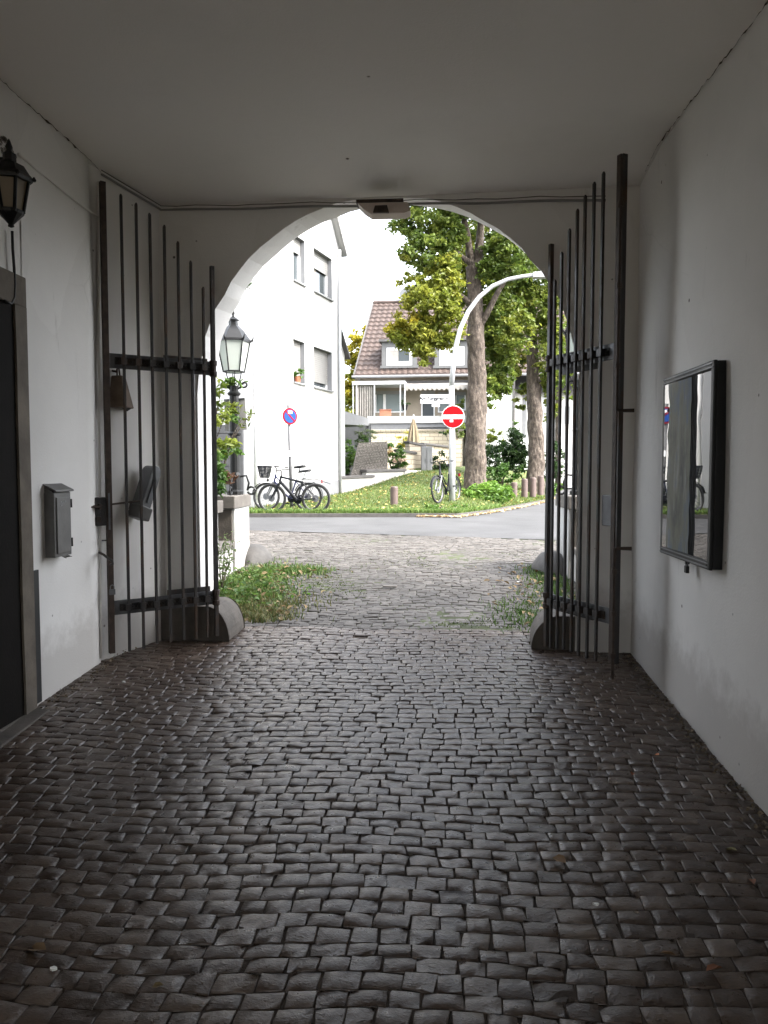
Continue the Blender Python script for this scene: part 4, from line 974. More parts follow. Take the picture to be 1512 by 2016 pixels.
# plants spilling round the lamp post
p = PY(425, 900, 8.35)
t = thing('trailing_shrub', 'yellow green leafy shrub spilling over the parapet beside the lamp post', 'shrub', (p.x, 8.4, 1.1))
B_ = []
for px, py, y, r_, n, c in ((418,850,8.3,(.14,.2,.22),110,LIME),(430,825,8.5,(.12,.2,.10),60,LIME),(440,882,8.4,(.12,.2,.13),90,LIME),(418,905,8.2,(.16,.2,.14),130,BRIGHT),(424,940,8.4,(.18,.2,.10),200,GREEN),(412,955,8.1,(.15,.2,.1),200,GREEN),(450,940,8.6,(.10,.15,.10),80,[(.10,.05,.03),(.16,.09,.05)]),(455,885,8.7,(.1,.1,.06),60,BRIGHT),(420,760,8.6,(.12,.2,.14),50,MIX),(440,800,8.7,(.16,.2,.16),70,MIX)):
    B_.append((PY(px, py, y), r_, n, c))
foliage('foliage', B_, .085, t, off=t.location, asp=.45)
mb = MB()
for px, py in ((418,745),(436,770),(450,800),(478,822),(492,815),(470,845),(430,790),(440,905),(455,930),(415,840)):
    a = PY(425+random.uniform(-8,8), 960, 8.4); b = PY(px, py, 8.6); mid = a.lerp(b, .55)+Vector((-.05,0,.06)); mb.tube([a, mid, b], [.008,.006,.003], 5)
mb.build('stem', M['bark'], t)
p = PY(478, 830, 9.0); B_ = [(PY(489,821,9.0), (.09,.06,.06), 16, MIX), (PY(480,838,9.0), (.06,.06,.05), 10, MIX), (PY(463,826,9.0), (.05,.05,.08), 26, BRIGHT)]
foliage('foliage', B_, .075, t, off=t.location, asp=.35)
p = PY(461, 752, 9.15); t = thing('hanging_plant', 'small green plant growing in the lamp post top below lantern', 'plant', p)
foliage('foliage', [(p, (.08,.08,.06), 60, BRIGHT)], .11, t, off=p, asp=.28)
t = thing('stray_twig', 'stray leafy twig hanging into arch top left', 'twig', PY(482, 565, 8)); 
foliage('foliage', [(PY(482,563,8), (.05,.05,.02), 14, GREEN)], .10, t, off=t.location, asp=.4)
MB().tube([PY(470,556,8), PY(482,563,8), PY(494,569,8)], .004, 5).build('stem', M['bark'], t)

# dark gate / garage panel behind the shrub
p0 = PY(405, 965, 14.0); p1 = PY(468, 965, 14.0)
gz = thing('garden_gate', 'dark anthracite boarded gate behind the shrub and lamp post', 'gate', (p0.x, 14.0, .55))
x0, x1, zt_ = p0.x-2.2, p1.x+.02, PY(440, 836, 14.0).z
mb = MB(); 
for k in range(12): z = .6+(zt_-.6)*k/12; mb.box(x0, x1, 14.0, 14.04, z, z+(zt_-.6)/12-.012)
mb.build('board_panel', M['anthracite'], gz); MB().box(x1, x1+.09, 13.98, 14.07, .5, zt_+.03).build('post', M['anthracite'], gz); MB().box(x0, x1, 14.05, 14.08, .5, zt_).build('backing', M['anthracite'], gz)

# ------------------------------------------------------------------ white gabled house on the left
HA = Vector((0,0,0)); pA = PY(500, 1000, 19.0); pB = PY(668, 973, 24.6)
HA = Vector((pA.x, pA.y, 0)); HB = Vector((pB.x, pB.y, 0)); hu = (HB-HA).normalized(); hn = Vector((hu.y, -hu.x, 0)); HLn = (HB-HA).length
wh = thing('gabled_house', 'tall white rendered house with grey window reveals and roller shutters', 'house', (HA.x, HA.y, .55))
def hs_(px, py):
    p = HIT(px, py, HA, hn); return (p-HA).dot(hu), p.z
def facade(o, u, nrm, wdt, zb, zt, holes, depth, name, mat, parent):
    """wall of rectangular cells round the holes, reveals included; nrm points out"""
    us = sorted({0, wdt, *[h[0] for h in holes], *[h[1] for h in holes]}); zs = sorted({zb, zt, *[h[2] for h in holes], *[h[3] for h in holes]})
    mb = MB(); o = Vector(o)
    P = lambda a, z, d=0: o+u*a-nrm*d+Vector((0,0,z))
    for a, b in zip(us[:-1], us[1:]):
        for c, d in zip(zs[:-1], zs[1:]):
            if any(h[0]-1e-6 <= a and b <= h[1]+1e-6 and h[2]-1e-6 <= c and d <= h[3]+1e-6 for h in holes): continue
            mb.add([P(a,c), P(b,c), P(b,d), P(a,d)], [(0,1,2,3)])
    for h in holes:
        a, b, c, d = h[:4]
        rv = MB(); rv.add([P(a,c), P(b,c), P(b,d), P(a,d), P(a,c,depth), P(b,c,depth), P(b,d,depth), P(a,d,depth)], [(0,4,5,1),(1,5,6,2),(2,6,7,3),(3,7,4,0)])
        rv.build('window_reveal', M['grey'], parent)
    return mb.build(name, mat, parent)
zE = hs_(668, 488)[1]; holes = []
def hole_px(l, r_, top, bot):
    a, z1 = hs_(l, top); b, z0 = hs_(r_, bot); m_ = hs_((l+r_)/2, top+(r_-l)*.22)[1]; k = hs_((l+r_)/2, bot-(r_-l)*.05)[1]
    return (a, b, k, m_)
W1 = hole_px(577, 600, 467, 552); W2 = hole_px(617.5, 653, 488, 588); W3 = hole_px(577, 600, 665, 752); W4 = hole_px(617.5, 653, 682, 770)
z_up0 = (W1[2]+W2[2])/2; z_up1 = (W1[3]+W2[3])/2; z_lo0 = (W3[2]+W4[2])/2; z_lo1 = (W3[3]+W4[3])/2
W1 = (W1[0], W1[1], z_up0, z_up1); W2 = (W2[0], W2[1], z_up0, z_up1); W3 = (W3[0], W3[1], z_lo0, z_lo1); W4 = (W4[0], W4[1], z_lo0, z_lo1)
facade(HA, hu, hn, HLn, .3, zE, [W1, W2, W3, W4], .22, 'gable_wall', M['out'], wh)
pk = HLn*.5; ph = pk*math.tan(R(50))
mb = MB(); mb.add([HA+Vector((0,0,zE)), HB+Vector((0,0,zE)), HA+hu*pk+Vector((0,0,zE+ph))], [(0,1,2)]); mb.build('gable_top', M['out'], wh)
bk_ = -hn*9
mb = MB(); mb.add([HA+Vector((0,0,.3)), HA+Vector((0,0,zE)), HA+bk_+Vector((0,0,zE)), HA+bk_+Vector((0,0,.3))], [(0,1,2,3)]); mb.add([HB+Vector((0,0,.3)), HB+Vector((0,0,zE)), HB+bk_+Vector((0,0,zE)), HB+bk_+Vector((0,0,.3))], [(3,2,1,0)]); mb.build('flank_wall', M['out'], wh)
mb = MB(); rt = Vector((0,0,.16))
for A_, sg in ((HA, -1), (HB, 1)):
    e = hu*sg; eave = A_+e*.22+Vector((0,0,zE-.26)); rd = HA+hu*pk+Vector((0,0,zE+ph)); q = [eave+hn*.18, eave+bk_, rd+bk_, rd+hn*.18]; mb.hexa([*q, *[v_+rt for v_ in q]])
mb.build('roof', M['shutter'], wh)
mb = MB(); e0 = HB+hu*.23+hn*.19+Vector((0,0,zE-.28)); rd = HA+hu*pk+hn*.19+Vector((0,0,zE+ph-.02)); mb.hexa([e0, rd, rd+hn*.03, e0+hn*.03, e0+Vector((0,0,.22)), rd+Vector((0,0,.22)), rd+hn*.03+Vector((0,0,.22)), e0+hn*.03+Vector((0,0,.22))]); mb.build('verge_board', M['shutter'], wh)
mb = MB(); mb.obox(HA, hu, hn, (0,0,1), .02, HLn-.10, .001, .02, .4, hs_(580, 949)[1]); mb.build('plinth', M['grey'], wh)
MB().tube([HB-hu*.06+hn*.06+Vector((0,0,.7)), HB-hu*.06+hn*.06+Vector((0,0,zE-.1))], .05, 10).build('downpipe', M['whitemetal'], wh, smooth=True)
MB().tube([HA+hu*.05+hn*.05+Vector((0,0,.6)), HA+hu*.05+hn*.05+Vector((0,0,zE-.1))], .045, 10).build('downpipe', M['white'], wh, smooth=True)
def hwin(h, frac, flower=False):
    a, b, c, d = h; o = HA-hn*.20
    w0 = empty('window', o+hu*((a+b)/2)+Vector((0,0,c))); w0.parent = wh; w0.location = Vector(w0.location)-W[wh.name]; W[w0.name] = Vector(w0.location)
    F2 = lambda m_, x0, x1, y0, y1, z0, z1: m_.obox(o, hu, hn, (0,0,1), x0, x1, y0, y1, z0, z1)
    F2(MB(), a, b, -.02, .0, c, d).build('pane', M['glass'], w0)
    f = MB(); F2(f, a, a+.07, .001, .05, c, d); F2(f, b-.07, b, .001, .05, c, d); F2(f, a+.07, b-.07, .001, .05, c, c+.07); F2(f, a+.07, b-.07, .001, .05, d-.07, d); f.build('frame', M['white'], w0)
    s_ = MB(); zz_ = d-(d-c)*frac; n = max(3, int((d-zz_)/.055))
    for k in range(n):
        z0_ = zz_+(d-zz_)*k/n; z1_ = zz_+(d-zz_)*(k+1)/n
        F2(s_, a+.03, b-.03, .055, .072, z0_+.006, z1_-.006); F2(s_, a+.03, b-.03, .052, .06, z0_-.001, z0_+.012)
    s_.build('roller_shutter', M['shutter'], w0)
    f = MB(); F2(f, a-.03, b+.03, .03, .27, c-.045, c-.002); f.build('sill', M['grey'], w0)
    f = MB(); F2(f, a-.012, a-.001, .19, .205, c, d+.01); F2(f, b+.001, b+.012, .19, .205, c, d+.01); F2(f, a-.012, b+.012, .19, .205, d+.001, d+.02); f.build('surround', M['grey'], w0)
    if frac < .6: F2(MB(), a+.07, a+(b-a)*.45, -.0, .004, c+.07, d-.07).build('curtain', M['cloth'], w0)
hwin(W1, .32); hwin(W2, .40); hwin(W3, .98); hwin(W4, .84)
fp = HA+hu*((W3[0]+W3[1])/2-.1)+hn*.0+Vector((0,0,W3[2]))
t = thing('flower_pot', 'terracotta pot with green plant on the lower window sill', 'flower pot', fp); MB().lathe(fp-Vector((0,0,.0)), [(.07,0),(.10,.16)], 12).build('pot', M['terracotta'], t); foliage('foliage', [(fp+Vector((0,0,.26)), (.16,.12,.14), 120, GREEN)], .09, t, off=fp)
# lower annexe of the white house
ax_ = HB+hu*.02
mb = MB(); pL = HIT(668, 900, HA, hn); e1 = HB+hu*.9; zt0, zt1 = PY(672, 642, 25.6).z, PY(688, 708, 26.5).z
mb.prism([HB+Vector((0,0,.5))-hn*.15, e1+Vector((0,0,.5))-hn*.15, e1+Vector((0,0,zt1))-hn*.15, HB+Vector((0,0,zt0))-hn*.15], -hn*5); mb.build('annexe_wall', M['out'], wh)
mb = MB(); mb.hexa([HB+Vector((0,0,zt0))-hn*.0, e1+hu*.12+Vector((0,0,zt1-.12)), e1+hu*.12+Vector((0,0,zt1-.12))-hn*5, HB+Vector((0,0,zt0))-hn*5, HB+Vector((0,0,zt0+.1)), e1+hu*.12+Vector((0,0,zt1-.02)), e1+hu*.12+Vector((0,0,zt1-.02))-hn*5, HB+Vector((0,0,zt0+.1))-hn*5]); mb.build('annexe_roof', M['slate'], wh)

# carport with flat roof
t = thing('carport', 'flat roofed carport with grey fascia and dark shaded inside', 'carport', (PY(700, 830, 29).x, 29, 1.0))
a, b, c, d = PY(667, 806, 25.5), PY(727, 824, 29.5), PY(727, 838, 29.5), PY(667, 835, 25.5)
mb = MB(); e = Vector((-3.2, 3.6, 0)); mb.hexa([d, c, c+e, d+e, a, b, b+e, a+e]); mb.build('flat_roof', M['grey'], t)
MB().box(PY(668,0,32).x-3, PY(730,0,32).x, 32.0, 32.1, .6, PY(700,836,32).z).build('back_wall', M['anthracite'], t)
for px, y in ((724, 29.4), (672, 26.2)):
    q = PY(px, 850, y); MB().box(q.x-.05, q.x+.05, y, y+.1, .8, PY(px, 836, y).z).build('post', M['anthracite'], t)

# ------------------------------------------------------------------ house with tiled roof, straight ahead
FY = 40.0; fa = R(-3); fu = Vector((math.cos(fa), math.sin(fa), 0)); fn = Vector((fu.y, -fu.x, 0)); F0 = PY(699, 900, FY); F0.z = 0
def fp_(px, py, d=0):
    p = HIT(px, py, F0+fn*d, fn); return (p-F0).dot(fu), p.z
fh = thing('tiled_house', 'cream house with brown tiled roof, two dormers and a balcony', 'house', (F0.x+4, FY, 1.5))
wF = fp_(960, 735)[0]; zev = fp_(800, 737)[1]
def rect(l, r_, t_, b_, d=0):
    a, z1 = fp_(l, t_, d); b, z0 = fp_(r_, b_, d); return (a, b, z0, z1)
h1 = rect(738, 797, 770, 812); h2 = rect(829, 856, 770, 822); h3 = rect(862, 886, 772, 812); h4 = rect(896, 917, 772, 808)
facade(F0, fu, fn, wF, .8, zev, [h1, h2, h3, h4], .18, 'front_wall', M['cream'], fh)
OB = lambda m_, x0, x1, y0, y1, z0, z1: m_.obox(F0, fu, fn, (0,0,1), x0, x1, y0, y1, z0, z1)
OB(MB(), 0, wF, -9.8, -9.6, .8, zev).build('rear_wall', M['cream'], fh)
for h, mid in ((h1, .36), (h2, None), (h3, None), (h4, None)):
    a, b, c, d = h
    w0 = empty('window', F0+fu*((a+b)/2)+Vector((0,0,c))); w0.parent = fh; w0.location = Vector(w0.location)-W[fh.name]; W[w0.name] = Vector(w0.location)
    OB(MB(), a, b, -.16, -.14, c, d).build('pane', M['glass_light'] if h is not h2 else M['glass'], w0)
    f = MB(); OB(f, a, a+.07, -.139, -.09, c, d); OB(f, b-.07, b, -.139, -.09, c, d); OB(f, a+.07, b-.07, -.139, -.09, c, c+.07); OB(f, a+.07, b-.07, -.139, -.09, d-.07, d)
    if mid: m_ = a+(b-a)*mid; OB(f, m_-.14, m_, -.139, -.085, c+.07, d-.07)
    f.build('frame', M['white'], w0)
    OB(MB(), a, b, -.12, .02, d-.16, d-.0).build('shutter_box', M['shutter'], w0)
# roof with modelled pantiles
pitch_w = 5.2; hx0, hz0 = fp_(697, 735, .35); hx1 = wF+.3; p_r = None
zr0 = zev-.10; d_r = 5.2
rl = HIT(735, 598, F0-fn*d_r, fn); zr1 = rl.z; xl1 = (rl-F0).dot(fu)
def rp(a, q, lift=0):       # q 0 eave ... 1 ridge
    xl = hx0+(xl1-hx0)*q; x = xl+a; y = .35-(d_r+.35)*q; z = zr0+(zr1-zr0)*q
    return F0+fu*x+fn*y+Vector((0,0,z+lift))
mb = MB(); rows, cols_ = 17, 190; Wd = 13.5; V_ = []
tile_w = .30
for r_ in range(rows):
    q0, q1 = r_/rows, (r_+1)/rows
    b = len(mb.v)
    for i in range(cols_+1):
        a = Wd*i/cols_; w_ = .06*abs(math.sin(math.pi*a/tile_w))
        mb.v.append(tuple(rp(a, q0, w_+.085))); mb.v.append(tuple(rp(a, q1, w_*.8+.0))); mb.v.append(tuple(rp(a, q0, -.05)))
    for i in range(cols_):
        c = b+i*3; mb.f += [(c, c+3, c+4, c+1), (c+2, c+5, c+3, c)]
mb.add([rp(0,0,-.06), rp(Wd,0,-.06), rp(Wd,1,-.06), rp(0,1,-.06)], [(0,1,2,3)])
rf = mb.build('roof', M['tiles'], fh)
mb = MB(); mb.add([rp(-.02,1,.05), rp(Wd,1,.05), rp(Wd,1,.05)-fn*5.5-Vector((0,0,4.9)), rp(-.02,1,.05)-fn*5.5-Vector((0,0,4.9))], [(0,1,2,3)]); mb.build('roof_back', M['tiles'], fh)
mb = MB(); mb.tube([rp(0,1,.05), rp(Wd,1,.05)], .13, 8); mb.build('ridge_tiles', M['tiles'], fh)
mb = MB(); mb.hexa([rp(-.05,0,-.12), rp(.03,0,-.12), rp(.03,1,-.12), rp(-.05,1,-.12), rp(-.05,0,.10), rp(.03,0,.10), rp(.03,1,.10), rp(-.05,1,.10)]); mb.build('verge', M['slate'], fh)
gwl = F0+Vector((0,0,zev)); mb = MB(); mb.add([F0+Vector((0,0,.8)), F0-fn*9.6+Vector((0,0,.8)), F0-fn*9.6+Vector((0,0,zev)), F0-fn*5+fu*.6+Vector((0,0,zr1-.3)), F0+Vector((0,0,zev))], [(0,1,2,3,4)]); mb.build('gable_wall', M['cream'], fh)
MB().tube([rp(-.1,0,-.04)+fn*.08, rp(Wd,0,-.04)+fn*.08], .07, 8).build('gutter', M['grey'], fh)
q = rp(.25,0,-.1)+fn*.05; MB().tube([q, q+fu*.25-fn*.35-Vector((0,0,.9)), q+fu*.25-fn*.35-Vector((0,0,1.3))], .05, 8).build('downpipe', M['slate'], fh)
def dormer(l, r_, t_, b_, glassy):
    dd = -.02; a, z1 = fp_(l, t_, dd); b, z0 = fp_(r_, b_, dd)
    o = F0+fn*dd; BX = lambda m_, x0, x1, y0, y1, zz0, zz1: m_.obox(o, fu, fn, (0,0,1), x0, x1, y0, y1, zz0, zz1)
    w0 = empty('dormer', o+fu*((a+b)/2)+Vector((0,0,z0))); w0.parent = fh; w0.location = Vector(w0.location)-W[fh.name]; W[w0.name] = Vector(w0.location)
    BX(MB(), a+.08, b-.08, -2.6, 0, z0, z1-.12).build('cheek', M['anthracite'], w0)
    BX(MB(), a-.12, b+.12, -2.8, .22, z1-.12, z1).build('dormer_roof', M['slate'], w0)
    f = MB(); BX(f, a+.02, a+.28, .001, .06, z0, z1-.125); BX(f, b-.28, b-.02, .001, .06, z0, z1-.125); BX(f, a+.28, b-.28, .001, .06, z1-.42, z1-.125); BX(f, a-.05, b+.05, .0, .10, z0-.14, z0); f.build('lead_trim', M['roofgrey'], w0)
    f = MB(); BX(f, a+.28, a+.42, .002, .05, z0, z1-.42); BX(f, b-.42, b-.28, .002, .05, z0, z1-.42); BX(f, a+.42, b-.42, .002, .05, z0, z0+.2); BX(f, a+.42, b-.42, .002, .05, z1-.56, z1-.42); f.build('window_frame', M['white'], w0)
    BX(MB(), a+.42, b-.42, .002, .02, z0+.2, z1-.56).build('pane', M['glass'] if glassy else M['white'], w0)
    if glassy: BX(MB(), a+.42, a+.42+(b-a-.84)*.45, .021, .03, z0+.2, z1-.56).build('curtain', M['cloth'], w0)
dormer(751, 822, 669, 719, True); dormer(855, 925, 667, 719, False)
sk = rp(1.95, .97, .1); 
dsh = thing('satellite_dish', 'grey satellite dish standing on the tiled roof ridge', 'dish', sk); MB().lathe(sk+Vector((0,0,.45)), [(.02,-.08),(.25,-.02),(.42,.10)], 16, fn).build('dish', M['signgrey'], dsh); MB().tube([sk-Vector((0,0,.3)), sk+Vector((0,0,.5))], .04, 6).build('mast', M['grey'], dsh)
# balcony slab, parapet, glazed side, awning
d_b = 1.6
a0, zb1 = fp_(727, 820, d_b); a1, zb0 = fp_(925, 846, d_b)
bal = MB(); OB(bal, a0-.1, a1+.6, 0.002, d_b, zb0+.35, zb1); bal.build('balcony', M['out'], fh)
OB(MB(), a0-.3, a1+.6, .002, d_b-.06, zb0, zb0+.349).build('balcony_base', M['grey'], fh)
rl_ = MB(); OB(rl_, a0+2.0, a0+4.2, d_b-.02, d_b+.02, zb1-.55, zb1-.47); rl_.build('balcony_rail', M['grey'], fh)
pt = MB(); l0, zt0 = fp_(693, 757, d_b); l1, _ = fp_(797, 757, d_b); OB(pt, l0, l1, .002, d_b, zt0-.02, zt0+.16); pt.build('porch_roof', M['whitemetal'], fh)
pt = MB(); 
for px in (695, 702, 737, 788, 797):
    x, _ = fp_(px, 800, d_b); OB(pt, x-.03, x+.03, d_b-.08, d_b-.02, zb1-.0, zt0-.02)
pt.build('porch_post', M['whitemetal'], fh)
x0, _ = fp_(703, 800, d_b); x1, _ = fp_(737, 800, d_b); mb = MB(); n = 30
for i in range(n+1):
    x = x0+(x1-x0)*i/n; y = d_b-.12+.05*math.sin(i*1.6); p = F0+fu*x+fn*y; mb.v += [tuple(p+Vector((0,0,zb1-.02))), tuple(p+Vector((0,0,zt0-.05)))]
mb.f = [(2*i, 2*i+2, 2*i+3, 2*i+1) for i in range(n)]; mb.build('side_curtain', M['cloth'], fh)
# striped awning with scalloped edge
aw0, za = fp_(799, 757, .3); aw1, _ = fp_(935, 757, .3); mb = MB(); n = 76; z2 = fp_(850, 765, 1.2)[1]
for i in range(n+1):
    x = aw0+(aw1-aw0)*i/n; sc = .12*abs(math.sin(math.pi*i/n*15))
    mb.v += [tuple(F0+fu*x+fn*.05+Vector((0,0,za+.10))), tuple(F0+fu*x+fn*1.0+Vector((0,0,za-.12))), tuple(F0+fu*x+fn*1.02+Vector((0,0,za-.27-sc)))]
for i in range(n): c = i*3; mb.f += [(c, c+1, c+4, c+3), (c+1, c+2, c+5, c+4)]
mb.build('awning', M['cloth'], fh); OB(MB(), aw0-.05, aw1, .0, .16, za+.08, za+.2).build('awning_case', M['slate'], fh)
q = F0+fu*fp_(759, 818, 1.3)[0]+fn*1.35+Vector((0,0,zb1)); t = thing('balcony_planter', 'reddish wooden planter standing on the far balcony edge', 'planter', q); MB().obox(q, fu, fn, (0,0,1), -.28, .28, -.1, .1, 0, .32).build('trough', M['rustwood'], t, bevel=.01); MB().obox(q, fu, fn, (0,0,1), -.3, .3, -.12, .12, .32, .36).build('lip', M['rustwood'], t)
q = F0+fu*fp_(797, 800, 1.3)[0]+fn*1.3+Vector((0,0,fp_(797, 808, 1.3)[1])); t = thing('hanging_pot', 'dark flower pot hanging at the balcony corner', 'flower pot', q); MB().lathe(q, [(.10,0),(.17,.28)], 12).build('pot', M['black'], t); foliage('foliage', [(q+Vector((0,0,.35)), (.25,.2,.12), 60, DARK)], .12, t, off=q)
# terrace: block wall below balcony
y = 37.6
a, b = PY(730, 846, y), PY(912, 846, y)
t = thing('block_wall', 'pale concrete block wall under the far balcony', 'wall', ((a.x+b.x)/2, y, 1.6))
MB().box(a.x-1.2, b.x, y, y+.25, .9, PY(800, 851, y).z).build('wall_body', M['block'], t)
mb = MB(); zt_ = PY(800, 851, y).z
for k in range(22): x = a.x-1.1+(b.x-a.x+1.1)*k/22; mb.box(x+.02, x+.28, y-.04, y+.29, zt_, zt_+.14)
mb.build('coping_tiles', M['cream'], t, bevel=.03)
# closed parasol
p = PY(814, 878, 33.0); t = thing('closed_parasol', 'closed beige striped garden parasol before the block wall', 'parasol', p); zt_ = PY(814, 822, 33.0).z-p.z
mb = MB(); n = 20
for z, r0 in ((.15, .30), (zt_*.55, .2), (zt_*.95, .05)):
    for k in range(n): a_ = 2*math.pi*k/n; r_ = r0*(1 if k % 2 else .72); mb.v.append((r_*math.cos(a_), r_*math.sin(a_), z))
mb.f = [(i*n+k, i*n+(k+1)%n, (i+1)*n+(k+1)%n, (i+1)*n+k) for i in range(2) for k in range(n)]+[tuple(2*n+k for k in range(n))]
mb.build('canopy', M['sunshade'], t, local=True); MB().tube([(0,0,-1.0), (0,0,zt_+.12)], .03, 8).build('pole', M['white'], t, local=True)

# ------------------------------------------------------------------ garden walls on the bank
def wall_run(label, pts, zt, th, mat, cap, name='garden_wall', gname='pale garden walls on the bank'):
    """pts: (x,y) plan, zt: top heights"""
    t = thing(name, label, 'wall', (pts[0][0], pts[0][1], float(GL(*pts[0]))), gname); mb = MB(); cb = MB()
    for (a, b), (z0, z1) in zip(zip(pts[:-1], pts[1:]), zip(zt[:-1], zt[1:])):
        a, b = Vector((*a, 0)), Vector((*b, 0)); d = (b-a).normalized(); n_ = Vector((-d.y, d.x, 0))
        Q = lambda p, z, o: p+n_*o+Vector((0,0,z))
        mb.hexa([Q(a,.3,0), Q(b,.3,0), Q(b,.3,th), Q(a,.3,th), Q(a,z0,0), Q(b,z1,0), Q(b,z1,th), Q(a,z0,th)])
        if cap: a2, b2 = a-d*.04, b+d*.04; cb.hexa([Q(a2,z0+.003,-.06), Q(b2,z1+.003,-.06), Q(b2,z1+.003,th+.06), Q(a2,z0+.003,th+.06), Q(a2,z0+cap,-.06), Q(b2,z1+cap,-.06), Q(b2,z1+cap,th+.06), Q(a2,z0+cap,th+.06)])
    mb.build('wall_body', mat, t)
    if cap: cb.build('coping', M['slate'], t, bevel=.01)
    return t
def xy(px, y): p = PY(px, 900, y); return (p.x, y)
za1 = PY(700, 944, 25.2).z
wall_run('lower white garden wall with dark coping, touching the white house', [xy(669, 24.7), xy(734, 26.0)], [PY(669, 943, 24.7).z, PY(734, 940, 26.0).z], .2, M['parapet'], .09)
wall_run('upper white garden wall with dark coping below the hydrangeas', [xy(721, 25.8), xy(797, 27.3)], [PY(721, 930, 25.8).z, PY(797, 928, 27.3).z], .2, M['parapet'], .09)
wall_run('pale plain garden wall rising to the block pillar', [xy(797, 27.25), xy(829, 27.9)], [PY(797, 926, 27.2).z, PY(829, 926, 27.9).z], .2, M['parapet'], 0)
wall_run('stepped block wall section with slanting dark coping', [xy(786, 28.0), xy(818, 28.4)], [PY(786, 889, 28.0).z, PY(818, 895, 28.4).z], .28, M['block'], .09, 'block_pillar', 'pale block pillars with slanting coping')
wall_run('taller block wall section beside the grey metal cabinet', [xy(806, 28.7), xy(836, 29.1)], [PY(806, 873, 28.7).z, PY(836, 880, 29.1).z], .28, M['block'], .09, 'block_pillar', 'pale block pillars with slanting coping')
wall_run('block wall section behind the cabinet and dark hedge', [xy(834, 30.4), xy(884, 31.0)], [PY(834, 876, 30.4).z, PY(884, 882, 31).z], .28, M['block'], .09, 'block_pillar', 'pale block pillars with slanting coping')
wall_run('block wall end standing between pole and big trunk', [xy(886, 30.0), xy(909, 30.1)], [PY(886, 866, 30).z, PY(909, 864, 30).z], .28, M['block'], .0, 'block_pillar', 'pale block pillars with slanting coping')
# metal bin cabinet
a, b = PY(829, 937, 28.2), PY(851, 937, 28.2); zt_ = PY(840, 879, 28.2).z
t = thing('metal_cabinet', 'grey two door metal cabinet standing on the lawn', 'cabinet', ((a.x+b.x)/2, 28.2, a.z)); MB().box(a.x, b.x, 28.2, 28.7, a.z-.3, zt_).build('case', M['grey'], t, bevel=.02)
m_ = (a.x+b.x)/2
for x0, x1 in ((a.x+.02, m_-.008), (m_+.008, b.x-.02)): dd = MB().box(x0, x1, 28.17, 28.199, a.z+.05, zt_-.04).build('door', M['grey'], t, bevel=.008); MB().box((x0+x1)/2+.05, (x0+x1)/2+.08, 28.15, 28.169, a.z+.5, a.z+.62).build('handle', M['steel'], dd)
# woven willow screen
t = thing('willow_screen', 'slanted grey brown woven willow screen in front of the bushes', 'screen', PY(725, 940, 26.4))
ax0, ax1 = PY(690, 940, 25.9), PY(762, 922, 26.6); mb = MB()
for k in range(46):
    q = k/45; bx_ = 690+(762-690)*q+(0 if q > .3 else 0); tx = 706+(762-706)*q; by_ = 942-16*q if q < .42 else 928
    y = 25.75+.9*q; a = PY(bx_, by_, y); b = PY(tx, 872-3*q, y); mb.tube([a, a.lerp(b, .5)+Vector((0, .03*(-1)**k, 0)), b], .019, 5)
mb.build('stake', M['willow'], t); mb = MB()
for r_ in range(12):
    q = r_/11; pts = []
    for k in range(24):
        s_ = k/23; y = 25.75+.9*s_; a = PY(692+(762-692)*s_, 938-14*s_, y); b = PY(706+(762-706)*s_, 874-3*s_, y); pts.append(a.lerp(b, q)+Vector((0, .03*(-1)**(k+r_), random.uniform(-.02,.02))))
    mb.tube(pts, .017, 5)
mb.build('weave', M['willow'], t)

# ------------------------------------------------------------------ shrubs and hedges
def bush(name, label, blobs, size, cat='bush', group=None, asp=.6):
    c = Vector(blobs[0][0]); t = thing(name, label, cat, (c.x, c.y, float(GL(c.x, c.y))), group)
    foliage('foliage', blobs, size, t, off=t.location, asp=asp)
    mb = MB()
    for k in range(5): b = Vector(blobs[k % len(blobs)][0])+Vector((random.uniform(-.2,.2), random.uniform(-.2,.2), 0)); mb.tube([Vector(t.location)+Vector((random.uniform(-.1,.1), 0, -.05)), Vector(t.location).lerp(b, .6), b], [.03,.02,.008], 5)
    mb.build('stem', M['bark'], t)
bush('garden_shrub', 'rounded green shrub between white house and willow screen', [(PY(684, 893, 26.6), (.36,.4,.5), 700, BRIGHT), (PY(680, 915, 26.4), (.3,.4,.3), 350, GREEN)], .11)
bush('garden_shrub', 'pale feathery shrub in front of the carport', [(PY(719, 855, 28), (.34,.4,.35), 420, [(.08,.11,.05),(.16,.20,.09)]), (PY(712, 868, 28), (.3,.4,.25), 260, GREEN)], .10, asp=.3)
bush('hydrangea', 'green hydrangea with pink faded blooms behind the upper wall', [(PY(776, 892, 28), (.34,.35,.4), 420, BRIGHT), (PY(782, 912, 27.9), (.35,.35,.25), 260, GREEN), (PY(783, 908, 27.6), (.25,.1,.1), 60, [(.45,.30,.22),(.55,.45,.35)]), (PY(768, 888, 27.6), (.1,.1,.15), 36, [(.4,.22,.12),(.5,.4,.2)])], .11)
bush('garden_shrub', 'yellowing thin shrub before the pale block wall', [(PY(798, 865, 34), (.4,.4,.6), 330, YEL), (PY(800, 880, 34), (.3,.3,.4), 160, MIX)], .12, asp=.35)
bush('hedge_bush', 'dark clipped hedge bush right of the metal cabinet', [(PY(866, 912, 28.6), (.32,.4,.42), 900, DARK), (PY(872, 925, 28.5), (.3,.4,.3), 500, DARK)], .07)
